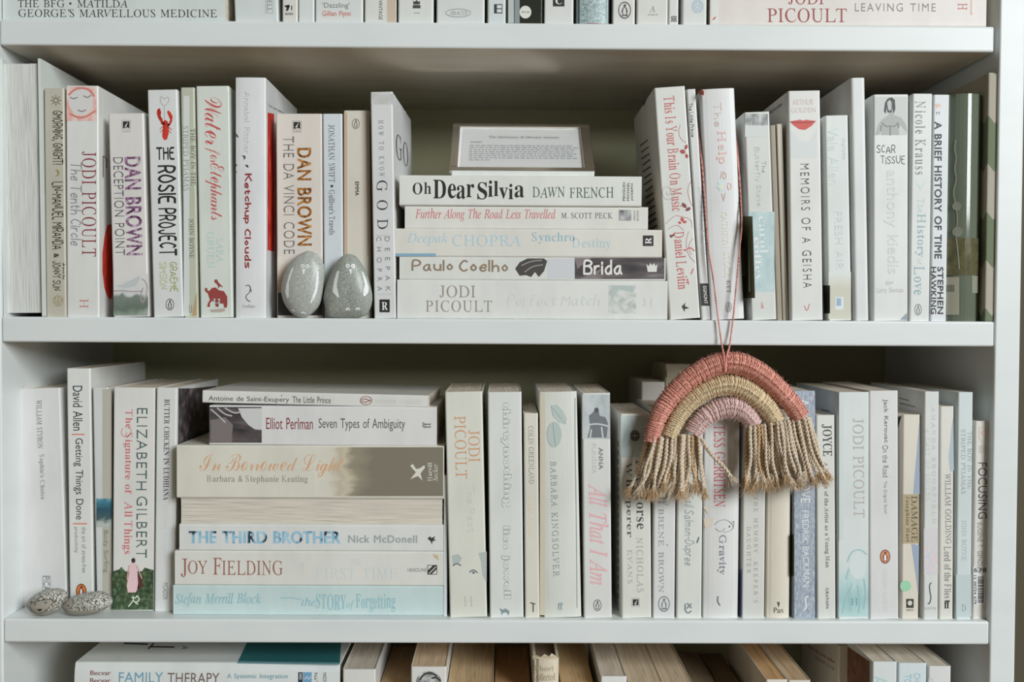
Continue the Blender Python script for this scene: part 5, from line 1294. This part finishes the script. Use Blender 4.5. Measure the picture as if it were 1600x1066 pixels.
# ------------------------------------------------------------------ painted stones
def stone(name, label, outline, ctr, yc, thick, mat, zfloor, flat=.0):
    """a pebble swollen from its outline; returns the face function for paint"""
    P = [Vector((p.x, 0, p.z)) for p in (at(u, v, yc) for u, v in outline)]
    P = P + [P[0]]
    ring = catmull(P, 5)[:-1]
    c = at(ctr[0], ctr[1], yc); c = Vector((c.x, 0, c.z))
    n = len(ring); K = 9; V, Fc = [], []
    lo = min(p.z for p in ring)
    off = Vector((0, 0, zfloor - lo + .0001))
    root = tag(empty(name, (c.x, yc, zfloor)), label, name.replace('painted_', '').split('_')[-1], 'painted stones on the shelves')
    org = Vector((c.x, 0, zfloor))

    def sh(rho):
        return thick * max(0.0, 1 - rho ** 2.3) ** .5
    rows = []
    for side in (-1, 1):
        for k in (range(K + 1) if side < 0 else range(K - 1, -1, -1)):
            rho = math.sin(math.pi / 2 * k / K)
            rows.append((rho, side * sh(rho)))
    for rho, yy in rows:
        for p in ring:
            q = c + (p - c) * max(rho, .07)
            w = 1 + .05 * noise.noise(q * 60 + Vector((0, yy * 60, 3)))
            V.append(q + off - org + Vector((0, yy * w, 0)))
    for i in range(len(rows) - 1):
        for k in range(n):
            Fc.append((i * n + k, i * n + (k + 1) % n, (i + 1) * n + (k + 1) % n, (i + 1) * n + k))
    Fc.append(tuple(range(n))); Fc.append(tuple(range((len(rows) - 1) * n, len(rows) * n))[::-1])
    o = mesh('stone_body', V, Fc, mat, root, True)
    bm = bmesh.new(); bm.from_mesh(o.data); bmesh.ops.recalc_face_normals(bm, faces=bm.faces[:]); bm.to_mesh(o.data); bm.free()
    from mathutils.bvhtree import BVHTree
    bv = BVHTree.FromPolygons([tuple(v) for v in V], Fc)

    def paint(pname, polys, colr, layer=1, m=None):
        acc = Acc()
        for q in polys:
            # subdivide the outline fan so the paint follows the curve
            a = Vector((sum(p[0] for p in q) / len(q), sum(p[1] for p in q) / len(q)))
            pts = []
            for i in range(len(q)):
                p0, p1 = Vector(q[i]), Vector(q[(i + 1) % len(q)])
                for t in (0, .5):
                    pts.append(p0.lerp(p1, t))
            VV = [a]
            for s in (.5, 1.0):
                VV += [a.lerp(p, s) for p in pts]
            m_ = len(pts); FF = []
            for i in range(m_):
                j = (i + 1) % m_
                FF.append((0, 1 + i, 1 + j)); FF.append((1 + i, 1 + m_ + i, 1 + m_ + j, 1 + j))
            out = []
            for p in VV:
                w0 = at(p.x, p.y, yc); l = Vector((w0.x, 0, w0.z)) + off - org
                hit = bv.ray_cast(Vector((l.x, -.2, l.z)), Vector((0, 1, 0)))
                l.y = (hit[0].y if hit[0] else 0) - .00018 * layer
                out.append(l)
            acc.add(out, FF)
        return mesh(pname, acc.v, acc.f, m or ink(colr, .35), root)
    return root, paint


grey_stone = ramp_mat('grey_pebble', [(0.3, (146, 149, 143)), (0.5, (166, 169, 164)), (0.7, (186, 189, 185))], 900, (1, 1, 1), 4, .32, .25)
dark_stone = ramp_mat('dark_grey_pebble', [(0.3, (122, 126, 116)), (0.5, (147, 152, 145)), (0.7, (174, 177, 171))], 900, (1, 1, 1), 4, .32, .3)


def cc(l, x0, y0, s):
    return [(x0 + x / s, y0 + y / s) for x, y in l]


s_ = 8.2
WHT = (226, 228, 224)
root, paint = stone('painted_penguin_stone', 'grey stone painted with white penguin wings and eyes, the left and lighter of the pair',
                    cc([(420, 78), (530, 120), (610, 230), (636, 310), (620, 520), (575, 760), (480, 880), (360, 942), (230, 900), (120, 760), (78, 600), (100, 440), (160, 290), (270, 150)], 430, 380, s_), (473, 442), .0046, .0105, grey_stone, ZB)


def ring_poly(cu, cv, r):
    return [(cu + r * math.cos(a * math.pi / 6), cv + r * math.sin(a * math.pi / 6)) for a in range(12)]


def feat(L):
    return [cc(q, 430, 380, s_) for q in L]


paint('painted_wing', feat([[(240, 305), (262, 300), (225, 400), (205, 480), (190, 560), (196, 690), (176, 692), (150, 610), (165, 520), (200, 400)]]), WHT)
paint('painted_wing', feat([[(555, 345), (576, 350), (574, 480), (560, 590), (525, 690), (485, 755), (468, 752), (500, 680), (525, 610), (545, 500)]]), WHT)
paint('painted_eye', feat([ring_poly(376, 283, 26), ring_poly(436, 287, 26)]), WHT); paint('painted_pupil', feat([ring_poly(378, 283, 9), ring_poly(434, 287, 9)]), (120, 124, 120), 2)
paint('painted_beak', feat([[(372, 322), (416, 322), (398, 388), (386, 388)]]), WHT); paint('painted_foot', feat([[(215, 836), (240, 830), (268, 846), (270, 866), (240, 858), (222, 852)], [(342, 868), (370, 860), (402, 870), (404, 890), (370, 882), (346, 884)]]), WHT)
root, paint = stone('painted_penguin_stone', 'darker grey stone painted with white penguin wings and eyes, the right of the pair',
                    cc([(930, 120), (1020, 145), (1080, 210), (1160, 340), (1215, 500), (1246, 660), (1235, 780), (1200, 860), (1150, 920), (1000, 944), (800, 944), (660, 920), (632, 800), (620, 690), (640, 570), (700, 400), (780, 240), (860, 150)], 430, 380, s_), (544, 446), .0046, .0105, dark_stone, ZB)
paint('painted_wing', feat([[(815, 345), (842, 350), (820, 440), (812, 540), (820, 610), (842, 675), (826, 690), (790, 650), (755, 610), (770, 500), (790, 420)]]), WHT)
paint('painted_wing', feat([[(1118, 345), (1140, 370), (1180, 460), (1208, 560), (1205, 620), (1160, 672), (1144, 655), (1162, 580), (1158, 500), (1140, 420)]]), WHT)
paint('painted_eye', feat([ring_poly(948, 282, 26), ring_poly(1014, 284, 26)]), WHT); paint('painted_pupil', feat([ring_poly(950, 282, 9), ring_poly(1016, 284, 9)]), (120, 124, 120), 2)
paint('painted_beak', feat([[(966, 326), (1000, 326), (994, 390), (986, 390)]]), WHT); paint('painted_foot', feat([[(912, 842), (930, 814), (955, 810), (978, 834), (960, 852), (946, 836), (930, 852)], [(1042, 836), (1060, 812), (1085, 810), (1106, 830), (1100, 846), (1072, 836), (1056, 850)]]), WHT)

# sheep stones: woolly dots painted all over
mw, ntw, bw = new_mat('woolly_painted_stone')
tcw = ntw.nodes.new('ShaderNodeTexCoord'); vo = ntw.nodes.new('ShaderNodeTexVoronoi'); vo.inputs['Scale'].default_value = 900
ntw.links.new(tcw.outputs['Object'], vo.inputs['Vector']); crw = ntw.nodes.new('ShaderNodeValToRGB'); crw.color_ramp.interpolation = 'LINEAR'
crw.color_ramp.elements.new(.5); crw.color_ramp.elements.new(.58)
for q, (pos, c_) in zip(crw.color_ramp.elements, ((.0, (206, 204, 196)), (.42, (196, 194, 186)), (.6, (120, 118, 108)), (.82, (50, 48, 44)))):
    q.position = pos; q.color = alb(c_)
sxw = ntw.nodes.new('ShaderNodeSeparateXYZ'); ntw.links.new(tcw.outputs['Object'], sxw.inputs[0])
mr = ntw.nodes.new('ShaderNodeMapRange'); mr.inputs['From Min'].default_value = .006; mr.inputs['From Max'].default_value = .0075; ntw.links.new(sxw.outputs['Z'], mr.inputs['Value'])
mxw = ntw.nodes.new('ShaderNodeMix'); mxw.data_type = 'RGBA'; mxw.inputs[6].default_value = alb((150, 146, 134)); ntw.links.new(mr.outputs[0], mxw.inputs[0]); ntw.links.new(vo.outputs['Distance'], crw.inputs[0]); ntw.links.new(crw.outputs[0], mxw.inputs[7])
ntw.links.new(mxw.outputs[2], bw.inputs['Base Color']); bw.inputs['Roughness'].default_value = .55
FACE = (158, 152, 140)


def feat2(L):
    return [cc(q, 30, 880, s_) for q in L]


root, paint = stone('painted_sheep_stone', 'round stone painted as a woolly sheep facing the room, at the left',
                    cc([(105, 580), (160, 500), (280, 425), (450, 392), (570, 420), (618, 470), (590, 550), (540, 640), (470, 690), (350, 728), (210, 705), (130, 640)], 30, 880, s_), (74, 948), .012, .0125, mw, ZC)
face = [(215, 560), (250, 525), (330, 505), (420, 490), (480, 488), (505, 520), (480, 560), (430, 605), (380, 645), (320, 662), (270, 640), (225, 600)]
paint('face_outline', feat2([[(358 + (x - 358) * 1.07, 572 + (y - 572) * 1.1) for x, y in face]]), (50, 48, 44)); paint('painted_face', feat2([face]), FACE, 2)
paint('painted_eye', feat2([[(262, 540), (285, 525), (304, 530), (296, 545), (275, 552)], [(400, 518), (420, 508), (440, 515), (436, 530), (415, 532)]]), (96, 92, 84), 3); paint('painted_nose', feat2([[(312, 608), (335, 600), (352, 604), (372, 596), (374, 612), (350, 630), (330, 628)]]), (40, 38, 36), 3)
root, paint = stone('painted_sheep_stone', 'oval stone painted as a woolly sheep in profile, beside the round one',
                    cc([(560, 600), (600, 540), (680, 490), (820, 450), (1000, 424), (1090, 440), (1170, 500), (1192, 560), (1150, 620), (1020, 680), (860, 714), (720, 716), (620, 690)], 30, 880, s_), (137, 950), .013, .0125, mw, ZC)
face = [(566, 610), (590, 560), (640, 522), (700, 505), (745, 515), (758, 545), (720, 590), (660, 615), (610, 650), (590, 655)]
paint('face_outline', feat2([[(655 + (x - 655) * 1.07, 580 + (y - 580) * 1.1) for x, y in face]]), (50, 48, 44)); paint('painted_face', feat2([face]), FACE, 2)
paint('painted_eye', feat2([[(680, 562), (695, 552), (708, 558), (700, 570), (685, 572)]]), (60, 58, 54), 3); paint('painted_nose', feat2([[(572, 622), (590, 612), (600, 622), (592, 640), (578, 636)]]), (40, 38, 36), 3)

# ------------------------------------------------------------------ the yarn rainbow
YR = -.0105


def yarn(key, c1, c2):
    return ramp_mat('yarn_' + key, [(0.3, c1), (0.6, c2), (0.85, tuple(min(255, x + 16) for x in c2))], 700, (1, 1, 1), 4, .85, .6)


m_red = yarn('terracotta', (182, 112, 98), (222, 164, 148)); m_cream = yarn('straw', (184, 156, 118), (222, 204, 172)); m_pink = yarn('blush', (190, 154, 150), (222, 194, 190))
m_jute = yarn('jute', (170, 148, 122), (216, 202, 182)); m_brown = yarn('brown_jute', (146, 112, 76), (192, 164, 128)); m_cord = yarn('pink_cord', (184, 112, 104), (214, 150, 140))
rb_ = tag(empty('yarn_rainbow', (at(1140, 640, YR).x, YR, at(1140, 560, YR).z)), 'yarn-wrapped rainbow in terracotta, straw and blush with jute fringes, hanging from a cord', 'decoration')
ORG = Vector(rb_.location)


def rp(u, v, y=YR):
    return at(u, v, y) - ORG


ARCS = (('terracotta_yarn_arc', m_red, [(236, 655), (250, 590), (290, 480), (355, 375), (445, 283), (555, 205), (650, 165), (735, 152), (825, 165), (920, 212), (1010, 283), (1085, 360), (1145, 430), (1190, 502)], (46, 60, 66, 72, 66, 62), 0.0),
        ('straw_yarn_arc', m_cream, [(350, 622), (388, 535), (432, 462), (500, 388), (580, 332), (660, 302), (745, 294), (830, 320), (900, 365), (965, 425), (1010, 485), (1032, 530)], (48, 54, 62, 70, 66, 58), .0012),
        ('blush_yarn_arc', m_pink, [(500, 600), (532, 545), (590, 490), (660, 450), (740, 435), (810, 455), (862, 502), (898, 555)], (60, 60, 66, 70, 62, 54), .0024))
SP = 4.1 * 1777
for nm, mt, P, W_, dy in ARCS:
    pts = [rp(960 + x / 4.1, 530 + y / 4.1, YR + dy) for x, y in P]
    path = catmull(pts, 12)
    ln = [0.0]
    for i in range(1, len(path)):
        ln.append(ln[-1] + (path[i] - path[i - 1]).length)
    tot = ln[-1]

    def along(s):
        for i in range(1, len(path)):
            if ln[i] >= s:
                k = (s - ln[i - 1]) / (ln[i] - ln[i - 1] + 1e-12)
                return path[i - 1].lerp(path[i], k), (path[i] - path[i - 1]).normalized()
        return path[-1], (path[-1] - path[-2]).normalized()

    def half(s):
        q = s / tot * (len(W_) - 1); i = min(int(q), len(W_) - 2)
        return (W_[i] + (W_[i + 1] - W_[i]) * (q - i)) / SP
    core = [along(tot * i / 40)[0] for i in range(41)]
    V, Fc = tube_data(core, [half(tot * i / 40) * .9 for i in range(41)], 14)
    arc = mesh(nm, V, Fc, mt, rb_, True)
    rr = random.Random(nm); acc = Acc(); s = 0.0; yr_ = .00085
    while s < tot:
        c, t = along(s); R = half(s) - yr_ * .6
        n1 = Vector((0, -1, 0)); n2 = t.cross(n1).normalized()
        tl_ = rr.uniform(-.22, .22) + (.55 if rr.random() < .06 else 0); ph = rr.uniform(0, 6)
        ringp = []
        for k in range(19):
            a = 2 * math.pi * k / 18
            ringp.append(c + (n1 * math.cos(a) + n2 * math.sin(a)) * (R + rr.uniform(-.0002, .0003)) + t * (math.sin(a + ph) * R * tl_ * .35))
        # two plies twisted together
        for pl in (0, math.pi):
            q2 = []
            for k, p in enumerate(ringp):
                a = 2 * math.pi * k / 18
                out = (p - c).normalized(); tw = k * 1.7 + pl
                q2.append(p + (out * math.cos(tw) + t * math.sin(tw)) * yr_ * .55)
            acc.add(*tube_data(q2, yr_ * .62, 5, False))
        s += yr_ * 2.0 * rr.uniform(.85, 1.15)
    o = mesh('yarn_wrapping', acc.v, acc.f, mt, arc, True); o['kind'] = 'stuff'
    acc = Acc()
    for _ in range(420):
        s = rr.uniform(0, tot); c, t = along(s); R = half(s); n1 = Vector((0, -1, 0)); n2 = t.cross(n1)
        a = rr.uniform(-1.8, 1.8); out = n1 * math.cos(a) + n2 * math.sin(a)
        p0 = c + out * R; d = (out * rr.uniform(.4, 1) + t * rr.uniform(-1, 1) + Vector((rr.uniform(-.6, .6), 0, rr.uniform(-.6, .6)))).normalized(); l = rr.uniform(.0012, .0035)
        acc.add(*tube_data([p0, p0 + d * l * .5 + t * .0003, p0 + d * l], [.00007, .00006, .00003], 3, False))
    o = mesh('loose_fibres', acc.v, acc.f, mt, arc); o['kind'] = 'stuff'


def cord(name, pts, r, mt, parent, turns=900, nply=2, k=6):
    path = catmull(pts, k); acc = Acc()
    for pl in range(nply):
        q = []; s = 0.0
        for i, p in enumerate(path):
            if i:
                s += (p - path[i - 1]).length
            t = (path[min(i + 1, len(path) - 1)] - path[max(i - 1, 0)]).normalized()
            a = Vector((0, 1, 0)); a = (a - t * a.dot(t)).normalized(); b = t.cross(a); g = s * turns + 2 * math.pi * pl / nply
            q.append(p + (a * math.cos(g) + b * math.sin(g)) * r * .55)
        acc.add(*tube_data(q, r * .62, 6))
    return mesh(name, acc.v, acc.f, mt, parent, True)


# cord: down one side of the leaning book, round the top of the rainbow and up the other side
cl = [rp(1087.5, 180, .02), rp(1096.3, 250, .008), rp(1101.5, 320, .001), rp(1106.5, 385, -.0015), rp(1115, 440, -.0025), rp(1122, 497, -.0032), rp(1128, 540, -.006), rp(1130.5, 552, -.0165), rp(1132, 568, -.0202), rp(1133, 581, -.0193)]
cr_ = [rp(1149, 200, .02), rp(1155.5, 280, .008), rp(1158.8, 345, .0005), rp(1156.5, 380, -.0015), rp(1151, 440, -.0025), rp(1145.5, 497, -.0032), rp(1140, 540, -.006), rp(1137, 551, -.0165), rp(1134, 566, -.0202), rp(1133.5, 581, -.0193)]
cord('hanging_cord', cl, .00085, m_cord, rb_, 1500, 2, 14)
cord('hanging_cord', cr_, .00085, m_cord, rb_, 1500, 2, 14)
# fringes
rf = random.Random(11)


def strand(u0, v0, u1, v1, y0, mt, end):
    n = 7; P = []
    ph = rf.uniform(0, 6); am = rf.uniform(1.5, 4.5)
    for i in range(n):
        t = i / (n - 1)
        P.append(rp(u0 + (u1 - u0) * t ** 1.15 + am * math.sin(ph + t * 6.0) * t, v0 + (v1 - v0) * t, y0 + .0025 * math.sin(ph * 2 + 4 * t) * t - .001 * t))
    o = cord('fringe_strand', P, rf.uniform(.0012, .0018), mt, rb_, 900, 2, 6)
    acc = Acc(); p1 = P[-1]; d = (P[-1] - P[-2]).normalized()
    for _ in range(60):
        a = P[-2].lerp(p1, rf.uniform(.2, 1)); dd = (d + Vector((rf.uniform(-.55, .55), rf.uniform(-.5, .3), rf.uniform(-.2, .3)))).normalized(); l = rf.uniform(.004, .012)
        acc.add(*tube_data([a, a + dd * l * .5, a + dd * l + Vector((rf.uniform(-.001, .001), 0, 0))], [.00022, .00018, .00008], 3, False))
    e = mesh('frayed_end', acc.v, acc.f, end, o); e['kind'] = 'stuff'


def c41(x, y):
    return 960 + x / 4.1, 530 + y / 4.1


NL = 34
for i in range(NL):
    t = i / (NL - 1)
    top = c41(205 + 345 * t, 650 - 20 * math.sin(t * 3.1) - 30 * t); bot = c41(100 + 470 * t + rf.uniform(-14, 14), 962 + rf.uniform(-35, 25))
    strand(top[0], top[1], bot[0], bot[1], YR + rf.uniform(-.007, .005), m_jute if rf.random() < .86 else m_brown, m_brown if rf.random() < .6 else m_jute)
NR = 40
for i in range(NR):
    t = i / (NR - 1)
    top = c41(850 + 395 * t, 560 - 60 * t); bot = c41(842 + 520 * t + rf.uniform(-14, 14), 925 - 55 * t + rf.uniform(-40, 30))
    strand(top[0], top[1], bot[0], bot[1], YR + rf.uniform(-.007, .005), m_jute if rf.random() < .86 else m_brown, m_brown if rf.random() < .6 else m_jute)
# one strand strays across the arch
strand(*c41(560, 640), *c41(740, 880), YR - .004, m_jute, m_jute)
LET.close()
